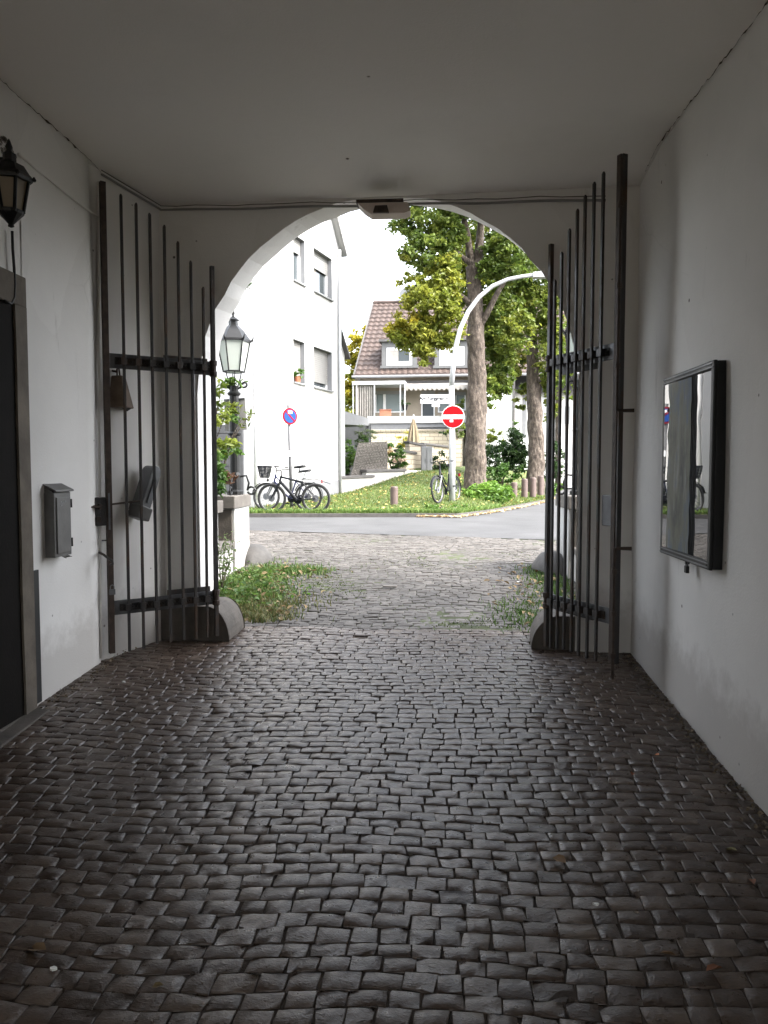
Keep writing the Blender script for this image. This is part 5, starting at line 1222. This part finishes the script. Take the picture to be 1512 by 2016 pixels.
bush('large_shrub', 'large dark green shrub between the two tree trunks', [(PY(985, 898, 28), (.75,.6,.7), 1500, DARK), (PY(1010, 880, 28.5), (.5,.6,.75), 1100, DARK), (PY(970, 868, 29), (.4,.5,.5), 420, MIX), (PY(1025, 905, 28), (.4,.5,.6), 700, DARK), (PY(990, 930, 27.4), (.9,.5,.3), 700, GREEN), (PY(1012, 850, 29), (.3,.4,.4), 220, GREEN)], .12)
bush('large_shrub', 'dark shrub behind the second trunk seen through right gate bars', [(PY(1085, 905, 29), (.5,.5,.8), 900, DARK), (PY(1085, 960, 28), (.5,.5,.3), 400, BRIGHT)], .12)
LUSH = [(.07,.15,.018), (.13,.24,.032), (.19,.30,.05)]
bush('low_shrub', 'bright green low shrub spreading at foot of the big tree', [(PY(962, 968, 22.0), (.55,.5,.27), 1500, LUSH), (PY(935, 974, 21.8), (.36,.4,.24), 900, LUSH), (PY(990, 972, 22.3), (.32,.4,.24), 800, LUSH), (PY(958, 985, 21.6), (.6,.35,.14), 800, BRIGHT)], .10)
p = PY(880, 1006, 18.4); bush('weed_clump', 'small fresh green weed clump growing on kerb below the white pole', [((p.x-.3, 18.2, .72), (.35,.2,.10), 260, BRIGHT), ((p.x+.2, 18.4, .70), (.3,.2,.08), 180, BRIGHT)], .07, 'weeds')
bush('vine_patch', 'loose green climber beside the pole and the block wall', [(PY(900, 845, 33), (.4,.4,.6), 260, MIX), (PY(880, 850, 33.5), (.3,.3,.2), 90, DARK)], .12)
# creepers under the balcony at the window
bush('balcony_creeper', 'thin creeper hanging at the far balcony window', [(PY(905, 790, 38), (.2,.2,.5), 70, MIX), (PY(902, 805, 38), (.2,.2,.3), 40, MIX)], .14, 'creeper')

# ------------------------------------------------------------------ trees
def limb(mb, pts, rad, n=12, bumpy=.1):
    """tapered trunk with knobbly bark"""
    P = []; rr = []
    for i in range(len(pts)-1):
        a, b = Vector(pts[i]), Vector(pts[i+1]); m_ = max(3, int((b-a).length/.16))
        for k in range(m_): q = k/m_; P.append(a.lerp(b, q)); rr.append(rad[i]+(rad[i+1]-rad[i])*q)
    P.append(Vector(pts[-1])); rr.append(rad[-1]); b0 = len(mb.v); mb.tube(P, rr, n)
    s1, s2 = random.uniform(0, 9), random.uniform(0, 9)
    for i in range(len(P)):
        for k in range(n):
            v = Vector(mb.v[b0+i*n+k]); d = v-P[i]; a = 2*math.pi*k/n
            w_ = 1+bumpy*(.6*math.sin(a*3+s1+i*.35)+.5*math.sin(i*1.3+s2+a)+.5*random.uniform(-1,1))
            mb.v[b0+i*n+k] = tuple(P[i]+d*w_)
def tree(label, trunk, branches, blobs, size, name='broadleaf_tree', n=16, group='broadleaf trees on the bank', bumpy=.10):
    b = Vector(trunk[0][0]); t = thing(name, label, 'tree', b, group)
    mb = MB(); limb(mb, [p for p, _ in trunk], [r_ for _, r_ in trunk], n, bumpy)
    mb.build('trunk', M['bark'], t, smooth=True)
    mb = MB()
    for br in branches: limb(mb, [p for p, _ in br], [r_ for _, r_ in br], 8, .08)
    if branches: mb.build('limb', M['bark'], t, smooth=True)
    foliage('crown', blobs, size, t, off=t.location)
    return t
y = 24.0; u_ = y/1514
T1 = [(PY(936, 985, y), 27*u_), (PY(936, 962, y), 25*u_), (PY(936, 945, y), 22*u_), (PY(937, 915, y), 20.5*u_), (PY(937, 870, y), 20*u_), (PY(938, 800, y), 19*u_), (PY(939, 740, y), 17.5*u_), (PY(937, 660, y), 17*u_), (PY(935, 600, y), 15*u_), (PY(932, 550, y), 13.5*u_), (PY(930, 525, y), 13*u_)]
BR = [[(PY(930, 530, y), 9*u_), (PY(925, 500, y), 8*u_), (PY(915, 440, y-.3), 6*u_), (PY(905, 360, y-.5), 4*u_)], [(PY(934, 535, y), 9.5*u_), (PY(942, 505, y), 9*u_), (PY(946, 450, y), 7*u_), (PY(955, 340, y), 5*u_)],
      [(PY(945, 640, y), 7*u_), (PY(962, 612, y-.2), 6*u_), (PY(980, 575, y-.4), 5*u_), (PY(1010, 530, y-.6), 3*u_)], [(PY(930, 600, y), 6*u_), (PY(905, 580, y-.4), 4.5*u_), (PY(860, 585, y-.9), 3*u_), (PY(815, 620, y-1.2), 1.5*u_)],
      [(PY(928, 520, y), 6*u_), (PY(890, 490, y-.5), 4*u_), (PY(835, 455, y-1), 2*u_)]]
YG = [(.11,.145,.018), (.19,.215,.028), (.29,.285,.042)]
GG = [(.055,.095,.016), (.105,.155,.025), (.18,.215,.036)]
DG = [(.048,.085,.015), (.09,.14,.022), (.155,.195,.032)]
def B(px, py, y, rx, rz, n, c, ry=None): return (PY(px, py, y), (rx*y/1514, (ry or rx)*y/1514, rz*y/1514), n, c)
crown1 = [B(815,660,22.8,48,34,1300,YG), B(800,640,22.6,36,24,600,YEL), B(830,695,22.7,22,26,380,YG), B(850,600,22.6,55,42,1500,YG), B(820,560,22.8,30,30,420,YG), B(880,650,22.9,38,40,800,YG), B(868,676,22.8,14,14,100,YG),
          B(850,500,23,60,42,1300,GG), B(805,500,22.8,24,14,130,YG), B(830,445,23,60,32,1000,GG), B(790,430,22.8,24,14,130,GG), B(878,545,22.7,34,45,1100,YG), B(880,455,23,40,50,1200,GG), B(940,450,25.6,60,70,1700,GG), B(985,520,23.8,40,50,1400,GG), B(950,560,25.8,50,70,1500,MIX), B(900,560,25.6,50,60,1200,YG), B(1020,500,23.6,50,50,1100,DG),
          B(978,610,24.4,32,50,1100,GG), B(978,690,25.2,30,60,1700,GG), B(985,750,25.2,26,34,900,GG), B(985,640,25.6,34,60,1300,MIX), B(965,770,24.2,14,30,260,GG), B(1010,650,24.6,36,60,1100,MIX), B(870,380,23,90,40,1400,DG), B(960,380,23,90,50,1400,DG), B(800,395,23,50,30,500,GG), B(908,610,24.4,22,40,300,GG), B(770,650,22.6,12,12,80,YEL), B(990,440,26,44,44,1300,GG), B(1040,480,26.5,50,50,1200,GG), B(1010,540,26.2,40,44,1000,GG), B(930,500,26,44,60,1000,YG)]
tree('big tree with flaky trunk and yellowing crown behind the white pole', T1, BR, [(a, b, int(n*1.7), c) for a, b, n, c in crown1], .128)
y = 27.5; u_ = y/1514
T2 = [(PY(1053, 985, y), 22*u_), (PY(1053, 955, y), 20*u_), (PY(1053, 940, y), 17*u_), (PY(1056, 890, y), 15.5*u_), (PY(1054, 820, y), 14.5*u_), (PY(1050, 760, y), 13.5*u_), (PY(1048, 690, y), 11*u_), (PY(1046, 640, y), 10*u_), (PY(1046, 590, y), 8*u_)]
crown2 = [B(1060,600,26.6,45,46,1200,MIX), B(1085,680,27,30,60,1000,MIX), B(1020,590,26.8,40,45,900,GG), B(1000,720,27.8,26,40,500,MIX), B(1020,700,28.2,22,50,400,[(.10,.11,.02),(.18,.17,.03)]), B(1050,540,27,70,40,1300,GG), B(1090,600,27.2,40,50,900,MIX), B(1075,740,27.4,22,40,400,MIX), B(1030,780,28,16,30,180,MIX), B(1085,790,28,18,40,260,MIX), B(1110,700,28,30,80,700,GG)]
tree('slimmer tree with orange brown trunk behind the row of bollards', T2, [[(PY(1046,640,y), 5*u_), (PY(1020,600,y-.3), 3.5*u_), (PY(1000,575,y-.5), 2*u_)]], [(a, b, int(n*1.7), c) for a, b, n, c in crown2], .128)
y = 31.0; u_ = y/1514
tree('thin tree with reddish trunk seen between the right gate bars', [(PY(1099, 960, y), 6*u_), (PY(1098, 850, y), 5*u_), (PY(1099, 770, y), 5*u_), (PY(1110, 720, y), 3*u_)], [], [B(1110,690,31,40,50,700,MIX), B(1125,760,31,16,40,220,MIX)], .16, n=10)
# trees behind the houses
y = 56
tree('yellow green tree behind the left edge of the tiled house', [(PY(705, 940, y), .35), (PY(705, 800, y), .3), (PY(705, 700, y), .2)], [], [B(708,690,y,28,50,1500,YEL), B(690,740,y,22,70,1500,YEL), B(715,740,y,20,70,1000,YG), B(725,660,y,10,24,260,YEL), B(690,830,y,22,60,900,YG)], .28, name='background_tree', group='trees behind the houses')
tree('tall dense tree far behind the second trunk', [(PY(1030, 930, 48), .35), (PY(1030, 760, 48), .25)], [], [B(1000,640,48,80,90,2200,GG), B(1080,700,48,70,110,2200,MIX), B(960,560,48,60,90,1300,GG), B(1040,800,46,60,40,700,DG)], .28, name='background_tree', group='trees behind the houses')

# houses on the right behind the trees
t = thing('side_house', 'pale rendered house front between the two big trunks', 'house', (PY(985, 860, 36).x, 36, 1.2))
a, b = PY(940, 860, 36), PY(1009, 860, 36); zt_ = PY(985, 738, 36).z
MB().box(a.x, b.x, 36, 42, .6, zt_).build('wall', M['out'], t); MB().box(a.x-.2, b.x+.25, 35.8, 42.2, zt_, zt_+.18).build('flat_roof', M['slate'], t)
MB().box(b.x+.001, b.x+.09, 35.95, 36.04, 1.0, zt_-.02).build('downpipe', M['slate'], t)
q = PY(962, 800, 36); MB().box(q.x-.25, q.x+.25, 35.97, 35.999, q.z-.6, q.z+.6).build('window', M['white'], t)
y = 40; t = thing('side_house', 'white house with dark roof seen through the right gate bars', 'house', (PY(1070, 860, y).x, y, 1.2))
a, b = PY(1012, 860, y), PY(1420, 860, y); zt_ = PY(1060, 772, y).z
MB().box(a.x, b.x, y, y+8, .6, zt_).build('wall', M['out'], t)
MB().add([(a.x-.3, y-.35, zt_-.1), (b.x+.3, y-.35, zt_-.1), (b.x+.3, y+4, zt_+2.6), (a.x-.3, y+4, zt_+2.6), (b.x+.3, y+8.3, zt_-.1), (a.x-.3, y+8.3, zt_-.1)], [(0,1,2,3),(3,2,4,5),(0,3,5),(1,4,2)]).build('roof', M['slate'], t)
for px0, px1, py0, py1 in ((1028,1036,775,860),(1078,1092,800,830),(1112,1122,800,835)):
    p, q = PY(px0, py1, y), PY(px1, py0, y); MB().box(p.x, q.x, y-.03, y-.001, p.z, q.z).build('window', M['grey'], t)

# ------------------------------------------------------------------ poles and signs
pc = PY(890, 992, 20.2); pz = float(GL(pc.x, 20.2)); r_ = .075
y = 20.2; pl = thing('arched_lamp_pole', 'white street lamp pole with arm curving right through the tree', 'lamp pole', (pc.x, y, pz-.03))
MB().tube([(pc.x, y, pz-.2), (pc.x, y, PY(889, 900, y).z), (PY(889, 760, y).x, y, PY(889, 760, y).z)], [.085, .078, .07], 14).build('pole', M['whitemetal'], pl, smooth=True)
arm = [PY(px, py, y) for px, py in ((889,760),(892,720),(898,680),(907,645),(922,613),(943,585),(970,563),(1000,550),(1030,544),(1056,541))]
MB().tube(arm, [.07,.068,.065,.062,.058,.055,.052,.05,.048,.046], 12).build('arm', M['whitemetal'], pl, smooth=True)
e = PY(1052, 540, y); MB().hexa([e+Vector((-.05,-.1,-.09)), e+Vector((.75,-.12,-.12)), e+Vector((.75,.12,-.12)), e+Vector((-.05,.1,-.09)), e+Vector((-.05,-.08,.04)), e+Vector((.7,-.1,.10)), e+Vector((.7,.1,.10)), e+Vector((-.05,.08,.04))]).build('lamp_head', M['whitemetal'], pl, bevel=.02)
def disc(mb, c, r0, nrm, th=.006, n=40, sx=1):
    return mb.lathe(c, [(r0, 0), (r0, th)], n, nrm)
# no entry
c = PY(892, 820.5, y-.10); nrm = Vector((-c.x*.3, -c.y, 0)).normalized(); r0 = 22.3*(y-.1)/1514
ne = thing('no_entry_sign', 'round red no entry sign with white bar on the white pole', 'sign', c)
disc(MB(), c+(-nrm)*.01, r0, nrm).build('rim', M['white'], ne); disc(MB(), c-nrm*.003, r0*.945, nrm).build('red_disc', M['red'], ne)
sd = Vector((0,0,1)).cross(nrm); MB().obox(c+nrm*.004, sd, nrm, (0,0,1), -r0*.90, r0*.90, 0, .003, -r0*.19, r0*.17).build('white_bar', M['white'], ne)
MB().obox(c+nrm*.004, sd, nrm, (0,0,1), -.09*.9, .0, 0, .003, -r0*.46, -r0*.27).build('sticker', M['white'], ne)
MB().tube([c-nrm*.02+Vector((0,0,.1)), c-nrm*.09+Vector((0,0,.1))], .03, 6).build('clamp', M['steel'], ne)
# street name
ys_ = y-.05; a, b = PY(827, 795, ys_), PY(885.5, 776, ys_)
sn = thing('street_name_sign', 'white street name sign reading Am Burggraben fixed to the pole', 'sign', ((a.x+b.x)/2, ys_, (a.z+b.z)/2))
MB().box(a.x, b.x, ys_-.006, ys_+.006, a.z, b.z).build('plate', M['white'], sn, bevel=.002)
MB().box(b.x-.035, b.x-.018, ys_-.0095, ys_-.0065, a.z+.03, b.z-.03).build('edge_mark', M['signgrey'], sn)
mb = MB()
for (xa, xb, za_, zb_) in ((a.x, b.x, a.z, a.z+.010), (a.x, b.x, b.z-.010, b.z), (a.x, a.x+.010, a.z+.010, b.z-.010), (b.x-.010, b.x, a.z+.010, b.z-.010)): mb.box(xa, xb, ys_-.0085, ys_-.0062, za_, zb_)
mb.build('plate_border', M['signgrey'], sn)
text('Am Burggraben', .116, ((a.x+b.x)/2-.03, ys_-.0095, (a.z+b.z)/2+.012), (R(90), 0, 0), M['black'], sn)
q = PY(858, 798, ys_); MB().box(q.x-.1, q.x+.1, ys_-.004, ys_+.004, q.z-.035, a.z-.003).build('lower_tab', M['white'], sn)
# no parking post
y = 18.9; c = PY(571, 819.5, y-.06); gz_ = float(GL(c.x, y))
tp = thing('sign_post', 'slim grey steel post standing behind the parked bicycles', 'post', (PY(573, 990, y).x, y, gz_))
MB().tube([(PY(574.5, 995, y).x, y, gz_-.1), (PY(568, 797, y).x, y, PY(568, 797, y).z)], .043, 10).build('tube', M['postgrey'], tp, smooth=True)
q = PY(571.5, 893, y-.04); MB().lathe(q, [(.038,-.07),(.038,.07)], 10).build('sticker_band', M['white'], tp)
np_ = thing('no_parking_sign', 'round blue and red no parking sign on slim grey post', 'sign', c)
nrm = Vector((.66, -.75, 0)).normalized(); r0 = 16.8*y/1514
disc(MB(), c-nrm*.012, r0, nrm).build('back_plate', M['signgrey'], np_); disc(MB(), c-nrm*.005, r0*.98, nrm).build('red_ring', M['ringred'], np_); disc(MB(), c+nrm*.002, r0*.76, nrm).build('blue_disc', M['blue'], np_)
sd = Vector((0,0,1)).cross(nrm); dg = (sd*-.70+Vector((0,0,.70))).normalized() ; dp = dg.cross(nrm)
MB().obox(c+nrm*.009, dg, nrm, dp, -r0*.80, r0*.80, 0, .003, -r0*.10, r0*.10).build('red_stroke', M['ringred'], np_)
MB().obox(c+nrm*.013, sd, nrm, (0,0,1), -.055, .05, 0, .002, r0*.30, r0*.62).build('sticker', M['white'], np_)

# bollards
def bollard():
    t = empty('bollard', (0,0,0)); tag(t, 'x', 'bollard', 'brown bollards along the lawn')
    MB().lathe((0,0,0), [(.098,-.1),(.098,.48),(.09,.50),(.03,.505)], 18).build('shaft', M['bollard'], t, local=True, smooth=False, bevel=.006)
    MB().lathe((0,0,0), [(.101,.40),(.101,.425)], 18).build('band', M['bollard'], t, local=True); return t
pb = bollard()
for i, (px, py, y, lab, s_) in enumerate(((776,997,19.3,'brown steel bollard standing alone mid lawn',1), (1012,982,24.2,'brown bollard half hidden by the bright low shrub',1.02), (1032.5,975,24.7,'brown bollard second from the bright low shrub',1.04), (1049,972,25.2,'brown bollard in front of the second trunk, left of the last one',1.04), (1064,968,25.7,'last brown bollard, nearest the right gate bars',1.04))):
    o = pb if i == 0 else copy_tree(pb); p = PY(px, py, y); o.location = (p.x, y, p.z); o['label'] = lab; o.scale = (s_,)*3

# ------------------------------------------------------------------ bicycles
def bicycle(label, basket=False, city=False, framemat='bikeblack', seat_h=.98):
    """local: x forward, origin on the ground midway between the hubs"""
    t = thing('bicycle', label, 'bicycle', (0,0,0), 'bicycles parked on the grass'); Rw = .345; wb = .53
    for s_, nm in ((1, 'front_wheel'), (-1, 'rear_wheel')):
        c = Vector((s_*wb, 0, Rw)); wv = empty(nm, (0,0,0)); wv.parent = t
        ring = lambda r_, n=40: [c+Vector((r_*math.cos(2*math.pi*k/n), 0, r_*math.sin(2*math.pi*k/n))) for k in range(n)]
        MB().tube(ring(Rw-.026), .032 if not city else .026, 8, closed=True).build('tyre', M['rubber'], wv, local=True, smooth=True)
        MB().tube(ring(Rw-.052), .012, 6, closed=True).build('rim', M['rim'] if s_ else M['rim'], wv, local=True, smooth=True)
        sp = MB()
        for k in range(24): a = 2*math.pi*k/24; sp.tube([c+Vector((.02*math.cos(a+.6), .02*(-1)**k, .02*math.sin(a+.6))), c+Vector(((Rw-.055)*math.cos(a), 0, (Rw-.055)*math.sin(a)))], .0022, 4)
        sp.build('spokes', M['rim'], wv, local=True)
        hb = MB(); hb.cyl(c-Vector((0,.05,0)), c+Vector((0,.05,0)), .025, 10); hb.lathe(c+Vector((0,.03,0)), [(.08,0),(.08,.004)], 20, (0,1,0)); hb.build('hub', M['steel'], wv, local=True)
    bb = Vector((-.08, 0, .30)); hd0, hd1 = Vector((.33, 0, .72)), Vector((.29, 0, .86)); st = Vector((-.22, 0, .74)); rh = Vector((-wb, 0, Rw)); fr = MB()
    if city: fr.tube([hd0, Vector((.12,0,.45)), bb], .024, 8); fr.tube([hd1-Vector((0,0,.03)), Vector((.06,0,.55)), Vector((-.13,0,.42))], .018, 8)
    else: fr.tube([hd0+Vector((-.01,0,.02)), bb], .038, 8); fr.tube([hd1-Vector((0,0,.02)), st-Vector((0,0,.02))], .027, 8)
    fr.tube([bb, st], .019, 8); fr.tube([hd0-Vector((-.01,0,.04)), hd1+Vector((0,0,.02))], .026, 8)
    for e in (-.06, .06): fr.tube([bb, rh+Vector((0,e,0))], .012, 6); fr.tube([st-Vector((0,0,.03)), rh+Vector((0,e,0))], .010, 6)
    fr.build('frame', M[framemat], t, local=True)
    fk = MB(); ct = Vector((.345,0,.69))
    for e in (-.06, .06): fk.tube([ct+Vector((0,e,0)), ct.lerp(Vector((wb,0,Rw)), .5)+Vector((0,e,0)), Vector((wb,e,Rw))], [.020,.018,.014], 7)
    fk.tube([ct+Vector((0,-.07,0)), ct+Vector((0,.07,0))], .02, 7); fk.build('fork', M['steel'] if city else M['bikeblack'], t, local=True)
    hz = 1.0 if not city else 1.06; h = MB(); h.tube([hd1, Vector((.28,0,hz-.03)), Vector((.32,0,hz))], .015, 7)
    if city: h.tube([(.16,-.27,hz-.0), (.26,-.2,hz+.02), (.33,0,hz), (.26,.2,hz+.02), (.16,.27,hz)], .011, 7)
    else: h.tube([(.26,-.32,hz), (.33,-.1,hz), (.33,.1,hz), (.26,.32,hz)], .016, 7)
    hb_ = h.build('handlebar', M['bikeblack'], t, local=True); g = MB()
    for e in (-1, 1): g.tube([(.16 if city else .26, e*.27 if city else e*.32, hz), (.10 if city else .235, e*.33 if city else e*.42, hz)], .018, 8); g.tube([(.33,e*.12,hz+.01), (.36,e*.2,hz-.03)], .008, 5)
    g.build('grip', M['rubber'], hb_, local=True)
    sp_ = st.lerp(bb, -1)-st; sdir = (st-bb).normalized(); sh = bb+sdir*((seat_h-bb.z)/sdir.z)
    MB().tube([st, sh], .014, 8).build('seat_post', M['steel'], t, local=True)
    sd_ = MB(); n = 9
    for i in range(n):
        q = i/(n-1); x = sh.x-.13+.28*q; w_ = .085*(1-q)**.7+.026 if q > .12 else .07; z = sh.z+.035+.015*math.cos(q*3.0)
        sd_.v += [(x, -w_, z-.045), (x, -w_*.7, z+.018), (x, w_*.7, z+.018), (x, w_, z-.045)]
    sd_.f = [(i*4+k, i*4+k+1, i*4+5+k, i*4+4+k) for i in range(n-1) for k in range(3)]+[(i*4+3, i*4, i*4+4, i*4+7) for i in range(n-1)]+[(3,2,1,0), ((n-1)*4, (n-1)*4+1, (n-1)*4+2, (n-1)*4+3)]
    sd_.build('saddle', M['black'], t, local=True, smooth=True)
    ck = MB(); ck.lathe(bb+Vector((0,-.055,0)), [(.095,0),(.095,.005)], 22, (0,1,0)); ck.tube([bb+Vector((0,-.07,0)), bb+Vector((.12,-.08,-.12))], .011, 6); ck.tube([bb+Vector((0,.07,0)), bb+Vector((-.12,.08,.12))], .011, 6)
    ck.box(bb.x+.07, bb.x+.17, -.18, -.09, bb.z-.135, bb.z-.11); ck.box(bb.x-.17, bb.x-.07, .09, .18, bb.z+.11, bb.z+.135); ck.build('crankset', M['bikeblack'], t, local=True)
    MB().tube([bb+Vector((0,-.055,.09)), rh+Vector((0,-.055,.045)), rh+Vector((0,-.055,-.045)), bb+Vector((0,-.055,-.09))], .006, 5, closed=True).build('chain', M['rust'], t, local=True)
    if city:
        for c, a0, a1 in ((Vector((wb,0,Rw)), .2, 2.7), (rh, .4, 3.3)):
            m_ = MB(); A_ = np.linspace(a0, a1, 18)
            for a in A_:
                for e in (-.035, -.02, .02, .035): m_.v.append((c.x+(Rw+.03-(.012 if abs(e) > .03 else 0))*math.cos(a), e, c.z+(Rw+.03-(.012 if abs(e) > .03 else 0))*math.sin(a)))
            m_.f = [(i*4+k, i*4+k+1, i*4+5+k, i*4+4+k) for i in range(17) for k in range(3)]; m_.build('mudguard', M['bikeblack'], t, local=True, smooth=True)
        rk = MB()
        for e in (-.06, .06): rk.tube([(-.30,e,.76), (-.85,e,.76)], .007, 6); rk.tube([(-.70,e,.76), (-wb,e*1.1,Rw)], .006, 6); rk.tube([(-.42,e,.76), (-wb,e*1.1,Rw)], .006, 6)
        for x in (-.35,-.5,-.65,-.8): rk.tube([(x,-.06,.76), (x,.06,.76)], .006, 5)
        rk.build('luggage_rack', M['bikeblack'], t, local=True); MB().box(-.88, -.855, -.03, .03, .68, .76).build('rear_light', M['red'], t, local=True)
    else:
        m_ = MB(); A_ = np.linspace(0, 1, 12)
        for q in A_: m_.v += [(-.26-.62*q, -.035, .80-.02*q-.10*q*q), (-.26-.62*q, .0, .815-.02*q-.10*q*q), (-.26-.62*q, .035, .80-.02*q-.10*q*q)]
        m_.f = [(i*3+k, i*3+k+1, i*3+4+k, i*3+3+k) for i in range(11) for k in range(2)]; m_.build('clip_mudguard', M['bikeblack'], t, local=True, smooth=True)
        MB().tube([(-.19,0,.80), (-.30,0,.81)], .012, 6).build('mudguard_stay', M['bikeblack'], t, local=True)
    if basket:
        bk = MB(); x0, x1 = .44, .72
        rings = [(.80, .78, .10, .50, .66), (.90, .9, .12, .46, .70), (1.08, 1.0, .15, .43, .73)]
        P = lambda q, a: Vector((.58+(.10+.055*q)*math.copysign(abs(math.cos(a))**.6, math.cos(a)), (.13+.05*q)*math.copysign(abs(math.sin(a))**.6, math.sin(a)), .80+.28*q))
        for q in np.linspace(0, 1, 9): bk.tube([P(q, 2*math.pi*k/24) for k in range(24)], .009 if q < .95 else .012, 5, closed=True)
        for k in range(40): bk.tube([P(0, 2*math.pi*k/40), P(1, 2*math.pi*k/40)], .006, 4)
        bk.build('basket', M['bikeblack'], t, local=True)
        MB().lathe((.47,0,.74), [(.03,0),(.045,.03),(.045,.05)], 12, (1,0,0)).build('headlight', M['black'], t, local=True)
    return t
def place(t, hub_f, hub_r, y_f, y_r, lean=0):
    a, b = PY(*hub_f, y_f), PY(*hub_r, y_r); m_ = (a+b)/2; d = a-b; t.rotation_euler = (lean, 0, math.atan2(d.y, d.x)); t.location = (m_.x, m_.y, float(GL(m_.x, m_.y))-.01); return d.length
b1 = bicycle('black mountain bicycle with clip mudguard leaning in front of slim sign post', False, False, 'bikeblack', .96); place(b1, (538, 986), (620, 988), 17.75, 17.65, -.05)
b2 = bicycle('bicycle with black front basket behind the mountain bicycle', True, True, 'bikeblue', 1.04); place(b2, (525, 985), (606, 986), 18.35, 18.2, .04)
b3 = bicycle('black city bicycle leaning against the white lamp pole', False, True, 'bikeblack', .96); place(b3, (863, 965), (897, 961), 19.55, 20.5, .08)
# the twin lamp on the right pillar, mostly hidden behind the gate bars
l2 = copy_tree(lm); zt2 = PY(1112, 976, 8.6).z; p = PY(1139, 975, 8.95); l2.location = (p.x, 8.95, zt2)
l2['label'] = 'black lamp post with glazed lantern behind the right gate bars'
lm['group'] = l2['group'] = 'twin lantern posts on the forecourt pillars'
